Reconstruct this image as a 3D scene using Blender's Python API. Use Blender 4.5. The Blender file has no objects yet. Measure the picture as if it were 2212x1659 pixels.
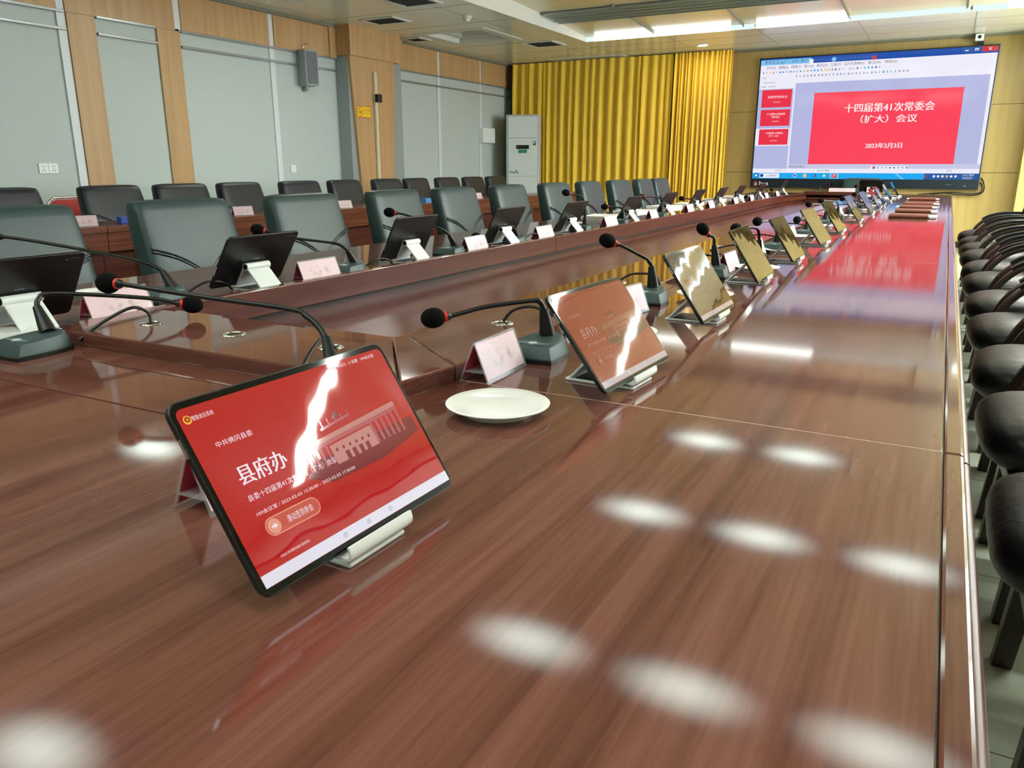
import bpy, bmesh, math, random
from mathutils import Vector, Matrix, Euler
random.seed(7)
SC = bpy.context.scene
COL = SC.collection
PI = math.pi
# ------------------------------------------------------------------ camera, world, exposure
cam_d = bpy.data.cameras.new('camera'); cam = bpy.data.objects.new('camera', cam_d); COL.objects.link(cam)
cam.location = (0, 0, 1.13)
pit, yaw, rol = math.radians(-15.657), math.radians(-28.425), math.radians(-0.028)
cam.matrix_world = Matrix.Translation((0, 0, 1.13)) @ Matrix.Rotation(-yaw, 4, 'Z') @ Matrix.Rotation(PI/2 + pit, 4, 'X') @ Matrix.Rotation(rol, 4, 'Z')
cam_d.sensor_width = 36.0; cam_d.lens = 1683.1/2212*36.0; cam_d.clip_start = 0.02
SC.camera = cam
w = bpy.data.worlds.new('world'); SC.world = w; w.use_nodes = True
w.node_tree.nodes['Background'].inputs[0].default_value = (0.8, 0.9, 1.0, 1); w.node_tree.nodes['Background'].inputs[1].default_value = 0.05
vs = SC.view_settings
SC.display_settings.display_device = 'sRGB'
vs.view_transform = 'Standard'; vs.look = 'None'; vs.exposure = 0.35; vs.gamma = 1.0; vs.use_curve_mapping = False
L_PANEL, L_FASCIA, L_DIM, L_SIDE_FILL, L_FILL_WIN = 5.8, 5.0, .95, 40.0, 17.0       # lamp strengths

# ------------------------------------------------------------------ materials
def lin(h):
    if not isinstance(h, str): return tuple(h) + (1,)
    c = [int(h[i:i+2], 16)/255 for i in (0, 2, 4)]
    return tuple((x/12.92 if x <= .04045 else ((x+.055)/1.055)**2.4) for x in c) + (1,)
def mat(name, color='808080', rough=.5, metal=0, spec=.5, em=None, es=1, coat=0, bump=None, alpha=1, trans=0, sheen=0):
    m = bpy.data.materials.new(name); m.use_nodes = True
    nt = m.node_tree; b = nt.nodes['Principled BSDF']; I = b.inputs
    I['Base Color'].default_value = lin(color); I['Roughness'].default_value = rough; I['Metallic'].default_value = metal
    I['Specular IOR Level'].default_value = spec; I['Coat Weight'].default_value = coat; I['Coat Roughness'].default_value = .05
    I['Alpha'].default_value = alpha; I['Transmission Weight'].default_value = trans; I['Sheen Weight'].default_value = sheen
    if em and name.startswith('display'): es *= .785                # display brightness under the exposure above
    if em: I['Emission Color'].default_value = lin(em); I['Emission Strength'].default_value = es
    if bump:
        sc, st, det = bump
        tc = nt.nodes.new('ShaderNodeTexCoord'); n = nt.nodes.new('ShaderNodeTexNoise'); bp = nt.nodes.new('ShaderNodeBump')
        n.inputs['Scale'].default_value = sc; n.inputs['Detail'].default_value = det
        bp.inputs['Strength'].default_value = st; bp.inputs['Distance'].default_value = .01
        nt.links.new(tc.outputs['Object'], n.inputs['Vector']); nt.links.new(n.outputs['Fac'], bp.inputs['Height']); nt.links.new(bp.outputs['Normal'], I['Normal'])
        m['bumpnode'] = bp.name
    return m
def wood(name, c1, c2, c3, sc=(16, .8, 16), rough=.15, spec=.5, bump=0.0, dist=.6, coat=0):
    m = mat(name, c1, rough, spec=spec, coat=coat); nt = m.node_tree; b = nt.nodes['Principled BSDF']; N = nt.nodes.new; L = nt.links.new
    tc = N('ShaderNodeTexCoord'); mp = N('ShaderNodeMapping'); mp.inputs['Scale'].default_value = sc
    n1 = N('ShaderNodeTexNoise'); n1.inputs['Scale'].default_value = 1.0; n1.inputs['Detail'].default_value = 7; n1.inputs['Roughness'].default_value = .62; n1.inputs['Distortion'].default_value = dist
    n2 = N('ShaderNodeTexNoise'); n2.inputs['Scale'].default_value = 7.0; n2.inputs['Detail'].default_value = 4
    mx = N('ShaderNodeMath'); mx.operation = 'MULTIPLY_ADD'; mx.inputs[1].default_value = .28
    rp = N('ShaderNodeValToRGB'); e = rp.color_ramp.elements
    e[0].position = .38; e[0].color = lin(c2); e[1].position = .78; e[1].color = lin(c3)
    k = rp.color_ramp.elements.new(.58); k.color = lin(c1)
    L(tc.outputs['Object'], mp.inputs['Vector']); L(mp.outputs['Vector'], n1.inputs['Vector']); L(mp.outputs['Vector'], n2.inputs['Vector'])
    L(n2.outputs['Fac'], mx.inputs[0]); L(n1.outputs['Fac'], mx.inputs[2]); L(mx.outputs[0], rp.inputs['Fac']); L(rp.outputs['Color'], b.inputs['Base Color'])
    if bump:
        n3 = N('ShaderNodeTexNoise'); n3.inputs['Scale'].default_value = 55; n3.inputs['Detail'].default_value = 3
        L(tc.outputs['Object'], n3.inputs['Vector'])
        bp = N('ShaderNodeBump'); bp.inputs['Strength'].default_value = bump; bp.inputs['Distance'].default_value = .002
        L(n3.outputs['Fac'], bp.inputs['Height']); L(bp.outputs['Normal'], b.inputs['Normal'])
    return m
def glow(name, color, s=1.0):
    m = bpy.data.materials.new(name); m.use_nodes = True; nt = m.node_tree; nt.nodes.clear()
    o = nt.nodes.new('ShaderNodeOutputMaterial'); e = nt.nodes.new('ShaderNodeEmission')
    e.inputs[0].default_value = lin(color); e.inputs[1].default_value = s; nt.links.new(e.outputs[0], o.inputs[0]); return m

M = {}
M['table'] = wood('table_mahogany', '683e34', '512b23', '784d42', (26, 1.0, 26), .06, .5)
M['table_x'] = wood('table_mahogany_cross', '653c32', '4e2a21', '754a40', (1.1, 20, 20), .06, .5)
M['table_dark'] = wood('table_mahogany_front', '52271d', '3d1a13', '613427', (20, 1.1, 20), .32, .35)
for k in ('table', 'table_x'): M[k].node_tree.nodes['Principled BSDF'].inputs['IOR'].default_value = 1.65
M['table_matte'] = wood('table_mahogany_satin', '5f352b', '4b261e', '6f4338', (26, 1.0, 26), .26, .4)
M['seam'] = mat('seam_line', 'b8a598', .25)
M['desk'] = wood('desk_walnut', '6b3b2a', '4b261b', '7d4b38', (14, 1.0, 30), .22)
M['gap'] = mat('dark_gap', '1c0f0c', .6)
M['black'] = mat('black_plastic', '0d0f10', .42)
M['tabback'] = mat('tablet_back_black', '0b0c0d', .38)
M['bezel'] = mat('tablet_bezel', '050506', .06, spec=.2)
M['screen_off'] = mat('dark_screen_glass', '050505', .02, spec=1.0, bump=(9, .06, 1))
M['lens'] = mat('camera_glass', '3a3f42', .15, .6)
M['silver'] = mat('brushed_silver', 'd5d8d8', .28, 1)
M['chstrip'] = mat('chrome_strip', '9a9e9f', .25, .45)
M['chrome'] = mat('chrome', 'e6e6e8', .06, 1)
M['white'] = mat('white_plastic', 'eef2f0', .3)
M['stand'] = mat('stand_white', 'e6ecea', .32)
M['foam'] = mat('black_foam', '0a0b0b', .95, spec=.15, bump=(420, .6, 2))
M['neck'] = mat('black_gooseneck', '0c0e0e', .38)
M['base'] = mat('microphone_base_grey', '3c4f51', .42, .25, bump=(900, .15, 1))
M['skirt'] = mat('microphone_skirt_black', '0b0c0c', .5)
M['panel'] = mat('microphone_panel', '5f7475', .4)
M['button'] = mat('microphone_button', 'b9c7c8', .3)
M['red'] = mat('red_ring', 'c8302a', .35, em='d3332c', es=.08)
M['china'] = mat('white_china', 'fbfbfa', .12)
M['pink'] = mat('pale_pink_card', 'e8c4cd', .55)
M['crimson'] = mat('crimson_card', 'c23a58', .55)
M['smudge'] = mat('grey_print', 'aea3aa', .7)
M['paper'] = mat('white_paper', 'f0f0ec', .7)
M['brown'] = mat('brown_leather', '6b3a2c', .45, bump=(150, .2, 3))
M['teal'] = mat('dark_green_leather', '293f41', .42, bump=(60, .035, 4))  # front row's teal look under the light is put into the leather colour
M['char'] = mat('charcoal_leather', '1b2227', .42, bump=(60, .035, 4))
M['blk'] = mat('black_leather', '07090b', .38, spec=.4, bump=(35, .2, 4))
M['pip'] = mat('leather_piping', '1d2627', .4)
M['darkwood'] = wood('dark_brown_wood', '2a1d17', '1b120e', '36261d', (10, 10, 2), .3)
M['redfab'] = mat('red_vinyl', 'c43a36', .5)
M['curtain'] = mat('golden_curtain', 'fbd23a', .62, sheen=.35)
M['goldwood'] = wood('golden_wood_panel', 'b9a062', 'b09759', 'c1a86c', (9, 9, .45), .3, .4)
M['tan'] = wood('tan_wood_panel', 'c09c6e', 'b69264', 'caa678', (14, 14, .5), .32, .4)
M['wallw'] = mat('pale_grey_green_panel', 'c0ccc9', .5, spec=.4)
M['wallgrey'] = mat('grey_metal_panel', '9aa3a4', .4)
M['stripw'] = mat('white_strip', 'dfe6ea', .4)
M['ceil'] = mat('ceiling_panel', 'eef0e0', .22, spec=.5)
M['ceil2'] = mat('recess_panel', 'e6dcb8', .2, spec=.8)
M['ceilw'] = mat('white_ceiling_trim', 'dfe3da', .45)
M['line'] = mat('ceiling_joint', '7e7d6c', .6)
M['vent'] = mat('vent_grey', '8f979c', .45)
M['ventd'] = mat('vent_dark', '666d72', .6)
M['slot'] = mat('slot_metal', 'b9c4c2', .3, .85)
M['floor'] = mat('floor_tile_base', 'a3aa98', .12)
M['acw'] = mat('white_cabinet', 'e4ebeb', .35); M['acframe'] = mat('cabinet_frame', 'c2c9c6', .4)
M['yellow'] = mat('yellow_sign', 'f7d21e', .5)
M['signred'] = mat('sign_red', 'c84a20', .5)
M['green'] = mat('green_label', '2f8f6a', .5)
M['blue'] = mat('blue_card', '2f55b8', .4)
M['purple'] = mat('purple_card', '8a4aa8', .4)
M['bluel'] = mat('light_blue_card', '4a90d8', .4)
M['tvb'] = mat('screen_bezel_dark', '17212a', .3)
M['print'] = mat('dark_print', '30363a', .6)
M['lamp'] = glow('lamp_panel', 'f4fff6', L_PANEL); M['fasc'] = glow('light_trough', 'f4fffb', L_FASCIA)
M['dim'] = glow('light_trough_dim', 'd6efec', L_DIM); M['side'] = glow('side_lamp', 'f2fff4', L_SIDE_FILL); M['window'] = glow('daylight_pane', 'eef5ff', L_FILL_WIN); M['window0'] = glow('shaded_pane', 'e8f3ff', L_FILL_WIN*.25); M['spot'] = glow('downlight_glow', 'fff6dc', 140)  # side and pane glows feed unseen sources added for fill
def softlamp(name, color, s_, rx, ry):
    m = glow(name, color, s_); nt = m.node_tree; N = nt.nodes.new; e = [n for n in nt.nodes if n.type == 'EMISSION'][0]
    tc = N('ShaderNodeTexCoord'); mp = N('ShaderNodeMapping'); mp.inputs['Scale'].default_value = (1/rx, 1/ry, 0); l = N('ShaderNodeVectorMath'); l.operation = 'LENGTH'
    r = N('ShaderNodeMapRange'); r.interpolation_type = 'SMOOTHSTEP'
    for k, v in zip(('From Min', 'From Max', 'To Min', 'To Max'), (0, 1.1, s_, s_*.02)): r.inputs[k].default_value = v
    nt.links.new(tc.outputs['Object'], mp.inputs['Vector']); nt.links.new(mp.outputs['Vector'], l.inputs[0]); nt.links.new(l.outputs['Value'], r.inputs['Value']); nt.links.new(r.outputs['Result'], e.inputs[1]); return m
M['lamp'] = softlamp('lamp_panel', 'ecfff2', L_PANEL, .44, .25); M['lamp3'] = glow('lamp_near', 'f6fff6', 7); M['lamp2'] = glow('lamp_bright', 'fbfff6', 16); M['lamp4'] = glow('lamp_slim', 'fbfff6', 120)
# clear acrylic: mostly transparent with a glossy face
m = bpy.data.materials.new('clear_acrylic'); m.use_nodes = True; nt = m.node_tree; nt.nodes.clear()
o_ = nt.nodes.new('ShaderNodeOutputMaterial'); mx_ = nt.nodes.new('ShaderNodeMixShader'); t_ = nt.nodes.new('ShaderNodeBsdfTransparent'); g_ = nt.nodes.new('ShaderNodeBsdfPrincipled')
g_.inputs['Base Color'].default_value = lin('dfe4e6'); g_.inputs['Roughness'].default_value = .08; mx_.inputs[0].default_value = .16
nt.links.new(t_.outputs[0], mx_.inputs[1]); nt.links.new(g_.outputs[0], mx_.inputs[2]); nt.links.new(mx_.outputs[0], o_.inputs[0]); M['acryl'] = m
# floor tiles with fine joints
nt = M['floor'].node_tree; tc = nt.nodes.new('ShaderNodeTexCoord'); br = nt.nodes.new('ShaderNodeTexBrick'); br.offset = 0
br.inputs['Scale'].default_value = 1.25; br.inputs['Mortar Size'].default_value = .003; br.inputs['Row Height'].default_value = 1.0; br.inputs['Brick Width'].default_value = 1.0
br.inputs['Color1'].default_value = lin('b9c0ac'); br.inputs['Color2'].default_value = lin('b2baa7'); br.inputs['Mortar'].default_value = lin('6c7266')
nt.links.new(tc.outputs['Object'], br.inputs['Vector']); nt.links.new(br.outputs['Color'], nt.nodes['Principled BSDF'].inputs['Base Color'])
# screen colours
def ui(name, c, s=1.0): M[name] = mat('display_' + name, '000000', .08, spec=.5, em=c, es=s)
for n_, c_ in dict(tvbg='b3b7e0', tvwhite='eceaf8', tvred='fb3f58', tvblue='0c4aa8', tvcyan='18a8f0', tvtxt='454a60', tvwtxt='fff0f2', tvgrey='c6c8e4', tvclose='c8323c', tvlite='7cc0f0', tvnavy='2458a0', tvsoft='9aa0b8', tvyel='e8c060', tvgreen='50b890', tvth='e83048').items(): ui(n_, c_)
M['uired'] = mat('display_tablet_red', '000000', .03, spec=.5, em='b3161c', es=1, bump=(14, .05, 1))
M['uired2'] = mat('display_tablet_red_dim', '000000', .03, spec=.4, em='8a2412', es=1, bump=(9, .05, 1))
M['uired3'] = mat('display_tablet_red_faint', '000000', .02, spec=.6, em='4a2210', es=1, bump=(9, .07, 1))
for n_, c_ in dict(uiw='ece0e8', uinav='dedbe6', uipeach='e09a80', uipill='c45848', uigold='e8b040', uired_d='96141c', uib1='b0585c', uib2='c08078', uib3='7c2630', uiw2='a88078', uinav2='b4a4aa', uib4='8a4a38', uiicon='c6c2d0').items():
    M[n_] = mat('display_' + n_, '000000', .05, spec=.4, em=c_, es=1)

for n_, c_ in dict(uiw2='a88078', uinav2='b4a4aa', uib4='8a4a38', uib5='5c2a1a').items(): M[n_] = mat('display_' + n_, '000000', .03, spec=.4, em=c_, es=1, bump=(9, .05, 1))
# ------------------------------------------------------------------ mesh builder
class MB:
    def __init__(s): s.v = []; s.f = []; s.mi = []; s.k = 0
    def add(s, vs_, fs, mi=None):
        o = len(s.v); s.v += [tuple(v) for v in vs_]; s.f += [tuple(i+o for i in f) for f in fs]; s.mi += [s.k if mi is None else mi]*len(fs); return s
    def box(s, x0, x1, y0, y1, z0, z1, mi=None):
        v = [(x, y, z) for z in (z0, z1) for y in (y0, y1) for x in (x0, x1)]
        return s.add(v, [(0, 2, 3, 1), (4, 5, 7, 6), (0, 1, 5, 4), (2, 6, 7, 3), (0, 4, 6, 2), (1, 3, 7, 5)], mi)
    def hexa(s, p, mi=None): return s.add(p, [(3, 2, 1, 0), (4, 5, 6, 7), (0, 1, 5, 4), (1, 2, 6, 5), (2, 3, 7, 6), (3, 0, 4, 7)], mi)
    def prism(s, poly, z0, z1, mi=None):
        n = len(poly); v = [(x, y, z0) for x, y in poly] + [(x, y, z1) for x, y in poly]
        a = sum(poly[i][0]*poly[(i+1) % n][1] - poly[(i+1) % n][0]*poly[i][1] for i in range(n))
        f = [tuple(range(n))[::-1], tuple(range(n, 2*n))] + [(i, (i+1) % n, (i+1) % n + n, i+n) for i in range(n)]
        if a < 0: f = [t[::-1] for t in f]
        return s.add(v, f, mi)
    def quad(s, a, b, c, d, mi=None): return s.add([a, b, c, d], [(0, 1, 2, 3)], mi)
    def loft(s, rings, cap=True, mi=None):
        n = len(rings[0]); v = [p for r in rings for p in r]; f = []
        for k in range(len(rings)-1):
            for i in range(n): j = (i+1) % n; f.append((k*n+i, k*n+j, (k+1)*n+j, (k+1)*n+i))
        if cap: f += [tuple(range(n))[::-1], tuple(range((len(rings)-1)*n, len(rings)*n))]
        return s.add(v, f, mi)
    def tube(s, pts, r, n=8, mi=None, flat=None):
        P = [Vector(p) for p in pts]; R = r if isinstance(r, (list, tuple)) else [r]*len(P); rings = []; up = None
        for i, p in enumerate(P):
            t = (P[min(i+1, len(P)-1)] - P[max(i-1, 0)]).normalized()
            if up is None: up = Vector((0, 0, 1)) if abs(t.z) < .9 else Vector((0, 1, 0))
            a = t.cross(up).normalized(); b = a.cross(t).normalized(); up = b
            fa, fb = flat or (1, 1)
            rings.append([p + a*math.cos(2*PI*k/n)*R[i]*fa + b*math.sin(2*PI*k/n)*R[i]*fb for k in range(n)])
        return s.loft(rings, True, mi)
    def band(s, pts, wdt, th, side, mi=None):            # rectangular bar swept along pts; side = width direction
        P = [Vector(p) for p in pts]; sd = Vector(side).normalized(); rings = []
        for i, p in enumerate(P):
            t = (P[min(i+1, len(P)-1)] - P[max(i-1, 0)]).normalized(); nn = t.cross(sd).normalized()
            rings.append([p + sd*wdt/2*a + nn*th/2*b for a, b in ((-1, -.7), (-.85, -1), (.85, -1), (1, -.7), (1, .7), (.85, 1), (-.85, 1), (-1, .7))])
        return s.loft(rings, True, mi)
    def lathe(s, prof, n=32, c=(0, 0, 0), ax='z', mi=None):
        rings = []
        for r, h in prof:
            ring = []
            for k in range(n):
                a = 2*PI*k/n; x, y = r*math.cos(a), r*math.sin(a)
                q = (x, y, h) if ax == 'z' else ((h, x, y) if ax == 'x' else (y, h, x))
                ring.append((c[0]+q[0], c[1]+q[1], c[2]+q[2]))
            rings.append(ring)
        return s.loft(rings, True, mi)
    def ell(s, c, r, axis=(0, 0, 1), n=20, mi=None):     # ellipsoid, r=(radial, along axis)
        q = Vector((0, 0, 1)).rotation_difference(Vector(axis).normalized()); rings = []
        for i in range(1, 12):
            th = PI*i/12; rings.append([Vector(c) + q @ Vector((r[0]*math.sin(th)*math.cos(2*PI*k/n), r[0]*math.sin(th)*math.sin(2*PI*k/n), -r[1]*math.cos(th))) for k in range(n)])
        return s.loft(rings, True, mi)
    def superell(s, c, r, e=.45, e2=.6, n=28, m=14, mi=None):
        sg = lambda a, p: math.copysign(abs(a)**p, a); rings = []
        for i in range(1, m):
            t = -PI/2 + PI*i/m
            rings.append([(c[0]+r[0]*sg(math.cos(t), e2)*sg(math.cos(2*PI*k/n), e), c[1]+r[1]*sg(math.cos(t), e2)*sg(math.sin(2*PI*k/n), e), c[2]+r[2]*sg(math.sin(t), e2)) for k in range(n)])
        return s.loft(rings, True, mi)
    def poly(s, pts, mi=None): return s.add(pts, [tuple(range(len(pts)))], mi)
    def build(s, name, mats, parent=None, off=(0, 0, 0), smooth=None, bevel=0, seg=2):
        me = bpy.data.meshes.new(name); me.from_pydata([(a-off[0], b-off[1], c-off[2]) for a, b, c in s.v], [], s.f)
        mats = mats if isinstance(mats, (list, tuple)) else [mats]
        for q in mats: me.materials.append(M[q] if isinstance(q, str) else q)
        me.polygons.foreach_set('material_index', [min(k, len(mats)-1) for k in s.mi])
        if smooth:
            me.polygons.foreach_set('use_smooth', [True]*len(me.polygons)); me.set_sharp_from_angle(angle=math.radians(smooth))
        me.update(); o = bpy.data.objects.new(name, me); COL.objects.link(o)
        if parent: o.parent = parent
        else: o.location = off
        if bevel:
            b = o.modifiers.new('bevel', 'BEVEL'); b.width = bevel; b.segments = seg; b.limit_method = 'ANGLE'; b.angle_limit = math.radians(40)
        return o
def tag(o, label=None, cat=None, group=None, kind=None):
    if label: o['label'] = label
    if cat: o['category'] = cat
    if group: o['group'] = group
    if kind: o['kind'] = kind
    return o
def thing(name, label, cat, loc=(0, 0, 0), rz=0, group=None):
    o = bpy.data.objects.new(name, None); o.empty_display_size = .05; COL.objects.link(o); o.location = loc; o.rotation_euler = (0, 0, rz); return tag(o, label, cat, group)
def struct(name, mb, m_, **k): return tag(mb.build(name, m_, **k), kind='structure')
def dup(root, loc, rz, label, group=None, rx=None):
    def cp(o, p):
        c = o.copy(); COL.objects.link(c)
        if p: c.parent = p
        for ch in o.children: cp(ch, c)
        return c
    r = cp(root, None); r.location = loc; r.rotation_euler = (0, 0, rz); r['label'] = label
    if group: r['group'] = group
    return r
def catmull(P, k=5):
    P = [Vector(p) for p in P]; out = []
    for i in range(len(P)-1):
        a, b, c, d = P[max(i-1, 0)], P[i], P[i+1], P[min(i+2, len(P)-1)]
        for j in range(k):
            t = j/k; out.append(.5*((2*b)+(c-a)*t+(2*a-5*b+4*c-d)*t*t+(3*b-a-3*c+d)*t**3))
    return out + [P[-1]]
_tx = {}
def glyphs(body, off=0):
    if body not in _tx:
        c = bpy.data.curves.new('t', 'FONT'); c.body = body; c.resolution_u = 2; o = bpy.data.objects.new('t', c); COL.objects.link(o)
        me = bpy.data.meshes.new_from_object(o.evaluated_get(bpy.context.evaluated_depsgraph_get()))
        v = [(q.co.x, q.co.y) for q in me.vertices]; f = [tuple(p.vertices) for p in me.polygons]
        bpy.data.objects.remove(o); bpy.data.curves.remove(c); bpy.data.meshes.remove(me)
        x0, x1 = min(a for a, b in v), max(a for a, b in v); y0, y1 = min(b for a, b in v), max(b for a, b in v)
        _tx[body] = ([((a-x0)/(x1-x0), (b-y0)/(y1-y0)) for a, b in v], f)
    return _tx[body]
def text(mb, body, fn, u0, u1, v0, v1, mi=0):            # fit body into the box u0..u1, v0(top)..v1(bottom) of a surface given by fn(u, v)
    g, f = glyphs(body); mb.add([fn(u0+(u1-u0)*a, v1+(v0-v1)*b) for a, b in g], f, mi)
ORD = ['nearest', 'second', 'third', 'fourth', 'fifth', 'sixth', 'seventh', 'eighth', 'ninth', 'tenth', 'eleventh', 'twelfth', 'thirteenth', 'fourteenth']
TZ = .76

# ------------------------------------------------------------------ room shell
XL, XR, YB, YE, ZC = -7.0, 4.2, -3.4, 12.9, 2.815
struct('floor', MB().box(XL-.1, XR+.1, YB-.1, YE+.1, -.1, 0), 'floor')
struct('wall_left', MB().box(XL-.12, XL, YB, YE, 0, 2.93), 'wallw')
wr = MB(); WY = ((4.6, 7.0), (7.6, 10.6)); cuts = [YB] + [q for p in WY for q in p] + [YE]
for i in range(0, len(cuts), 2): wr.box(XR, XR+.12, cuts[i], cuts[i+1], 0, 2.93)
for a, b in WY: wr.box(XR, XR+.12, a, b, 0, .85).box(XR, XR+.12, a, b, 2.6, 2.93)
struct('wall_right', wr, 'goldwood')
for i, (a, b) in enumerate(WY):  # unseen windows, added as broad fill for the left wall and ceiling
    wn = struct('window_%d' % (i+1), MB().box(XR-.01, XR+.02, a, b, .85, .9).box(XR-.01, XR+.02, a, b, 2.55, 2.6).box(XR-.01, XR+.02, a, a+.05, .9, 2.55).box(XR-.01, XR+.02, b-.05, b, .9, 2.55).box(XR, XR+.015, (a+b)/2-.025, (a+b)/2+.025, .9, 2.55), 'white')
    MB().box(XR+.03, XR+.035, a, b, .85, 2.6).build('frosted_pane', 'window' if i else 'window0', wn)
struct('wall_back', MB().box(XL-.12, XR+.12, YB-.12, YB, 0, 2.93), 'wallw')
wf = MB()
for z0, z1 in ((0, 1.028), (1.034, 1.921), (1.927, 2.93)): wf.box(XL-.12, XR+.12, YE, YE+.1, z0, z1)
wf.box(XL-.12, XR+.12, YE+.01, YE+.12, 0, 2.93, 1)
struct('wall_front', wf, ['goldwood', 'gap'])
struct('baseboard_front', MB().box(-6.7, .82, YE-.015, YE, 0, .084), 'black')
struct('trim_1', MB().box(.82, 1.5, YE-.42, YE, 0, ZC), 'goldwood')
# left wall: tan frieze, wood columns, white strips, chrome strips
fr = MB()
for a, b in ((YB, 4.60), (4.68, 5.82), (5.90, 7.10), (7.18, 8.40)): fr.box(XL, XL+.03, a, b, 2.43, ZC)
struct('trim_2', fr, 'tan')
fr = MB()
for a, b in ((9.55, 10.53), (10.60, 11.77), (11.83, 12.86)): fr.box(XL, XL+.03, a, b, 2.43, ZC)
struct('trim_3', fr, 'tan')
for i, (a, b) in enumerate(((4.69, 4.96), (5.61, 5.88))): struct('trim_%d' % (4+i), MB().box(XL, XL+.02, a, b, 0, 2.45), 'tan', bevel=.003)
st = MB()
for y_ in (4.60, 7.10, 10.53, 11.77): st.box(XL, XL+.018, y_, y_+.075, 0, ZC)
st.box(XL, XL+.02, 5.82, 5.90, 2.43, ZC)
struct('trim_6', st, 'stripw')
ch = MB()
for a, b in ((YB, 4.67), (4.97, 5.60), (5.89, 8.42), (9.52, 12.84)):
    for z_ in (2.43, 2.287): ch.box(XL, XL+.035, a, b, z_-.012, z_+.012)
struct('trim_7', ch, 'chstrip', bevel=.003)
# boxed pilaster on the left wall with a tapered wooden face and grey cheeks
pl = MB(); pl.box(XL, -6.80, 8.24, 9.36, 0, 2.46)
struct('trim_8', pl, 'wallgrey', bevel=.004)
pw = MB(); y0, y1, q0, q1 = 8.235, 9.16, 8.43, 9.00; XF = -6.76
pw.hexa([(-6.80, q0, 0), (XF, q0, 0), (XF, q1, 0), (-6.80, q1, 0), (-6.80, y0, 2.46), (XF, y0, 2.46), (XF, y1, 2.46), (-6.80, y1, 2.46)])
struct('trim_9', pw, 'tan')
ph = MB(); ph.box(XL, XF+.03, 8.22, 9.26, 2.46, ZC); ph.box(XL, XL+.1, 9.26, 9.55, 2.43, ZC); ph.box(XL, XL+.05, 8.1, 8.22, 2.43, ZC)
struct('trim_10', ph, 'tan')
er = MB(); er.box(XL, -6.86, YE-.02, YE+.01, 0, 2.43, 0); er.box(XL, -6.86, YE-.025, YE+.01, 2.43, ZC, 1); er.box(XL, -6.84, YE-.04, YE-.02, 2.418, 2.442, 2); er.box(XL, -6.84, YE-.04, YE-.02, 2.275, 2.299, 2)
struct('trim_11', er, ['wallw', 'tan', 'silver'])
# ceiling: lower band around a raised glossy recess, with stepped coffers
RX0, RX1, RY0, RY1 = -4.75, 2.75, -1.6, 10.97
cof = [(-6.5, -5.42, 9.24, 10.33), (-6.5, -5.42, 5.82, 6.91), (-6.5, -5.42, 2.4, 3.49)]
cb = MB()
cb.box(XL, XR, RY1, YE, ZC, ZC+.02); cb.box(XL, XR, YB, RY0, ZC, ZC+.02); cb.box(RX1, XR, RY0, RY1, ZC, ZC+.02)
cb.box(-5.42, RX0, RY0, RY1, ZC, ZC+.02); cb.box(XL, -6.5, RY0, RY1, ZC, ZC+.02)
ys = [RY0, 2.4, 3.49, 5.82, 6.91, 9.24, 10.33, RY1]
for i in range(0, 8, 2): cb.box(-6.5, -5.42, ys[i], ys[i+1], ZC, ZC+.02)
cb.box(XL-.12, XR+.12, YB-.12, YE+.12, 3.25, 3.3)
ceiling = struct('ceiling', cb, 'ceil')
jn = MB()
for y_ in (11.55, 12.2): jn.box(XL, XR, y_-.002, y_+.002, ZC-.0015, ZC+.004)
for x_ in (-6.1, -4.85, -3.6, -2.4, -1.2, .05, 1.3): jn.box(x_-.003, x_+.003, RY1, YE, ZC-.0015, ZC+.004)
for y_ in (0.2, 1.5, 4.6, 7.9, 8.9, 10.6): jn.box(XL, RX0, y_-.003, y_+.003, ZC-.0015, ZC+.004)
for x_ in (-6.75, -5.2): jn.box(x_-.002, x_+.002, RY0, YE, ZC-.0015, ZC+.004)
jn.box(-4.75, -4.15, 12.05, 12.054, ZC-.0015, ZC+.003); jn.box(-4.75, -4.15, 12.5, 12.504, ZC-.0015, ZC+.003); jn.box(-4.75, -4.746, 12.05, 12.5, ZC-.0015, ZC+.003); jn.box(-4.15, -4.146, 12.05, 12.5, ZC-.0015, ZC+.003)
jn.build('panel_joint', 'line', ceiling)
MB().box(XL, XL+.06, YB, YE, ZC-.035, ZC+.01).box(XL, XR, YE-.05, YE+.01, ZC-.03, ZC+.01).build('edge_molding', 'line', ceiling)
def VZ(y): d = RY1-y; return 2.868 + (.04*max(d, -.2)*(2-d/3.5) if d < 3.5 else .14)
rp_ = MB()
xs_ = [RX0-.3, -3.75, -2.5, -1.3, -.05, 1.2, 2.4, RX1+.2]
yv = [RY0-.3] + [7.47+.35*k for k in range(11)] + [RY1+.12]
for i in range(7): rp_.loft([[(x, y, VZ(y)) for y in yv] + [(x, y, VZ(y)+.03) for y in yv[::-1]] for x in (xs_[i]+.002, xs_[i+1]-.002)])
rp_.build('recess_panel', 'ceil2', ceiling, smooth=20)
for (x0, x1, a, b) in cof:
    c_ = MB()
    for k in range(4):
        i = .13*k; z_ = ZC+.055*k
        for X0, X1, Y0, Y1 in ((x0+i, x1-i, a+i, a+i+.13), (x0+i, x1-i, b-i-.13, b-i), (x0+i, x0+i+.13, a+i+.13, b-i-.13), (x1-i-.13, x1-i, a+i+.13, b-i-.13)): c_.box(X0, X1, Y0, Y1, z_-.006*(k == 0), z_+.055)
    c_.box(x0+.4, x1-.4, a+.4, b-.4, ZC+.221, ZC+.23)
    c_.build('coffer', 'ceilw', ceiling)
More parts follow.
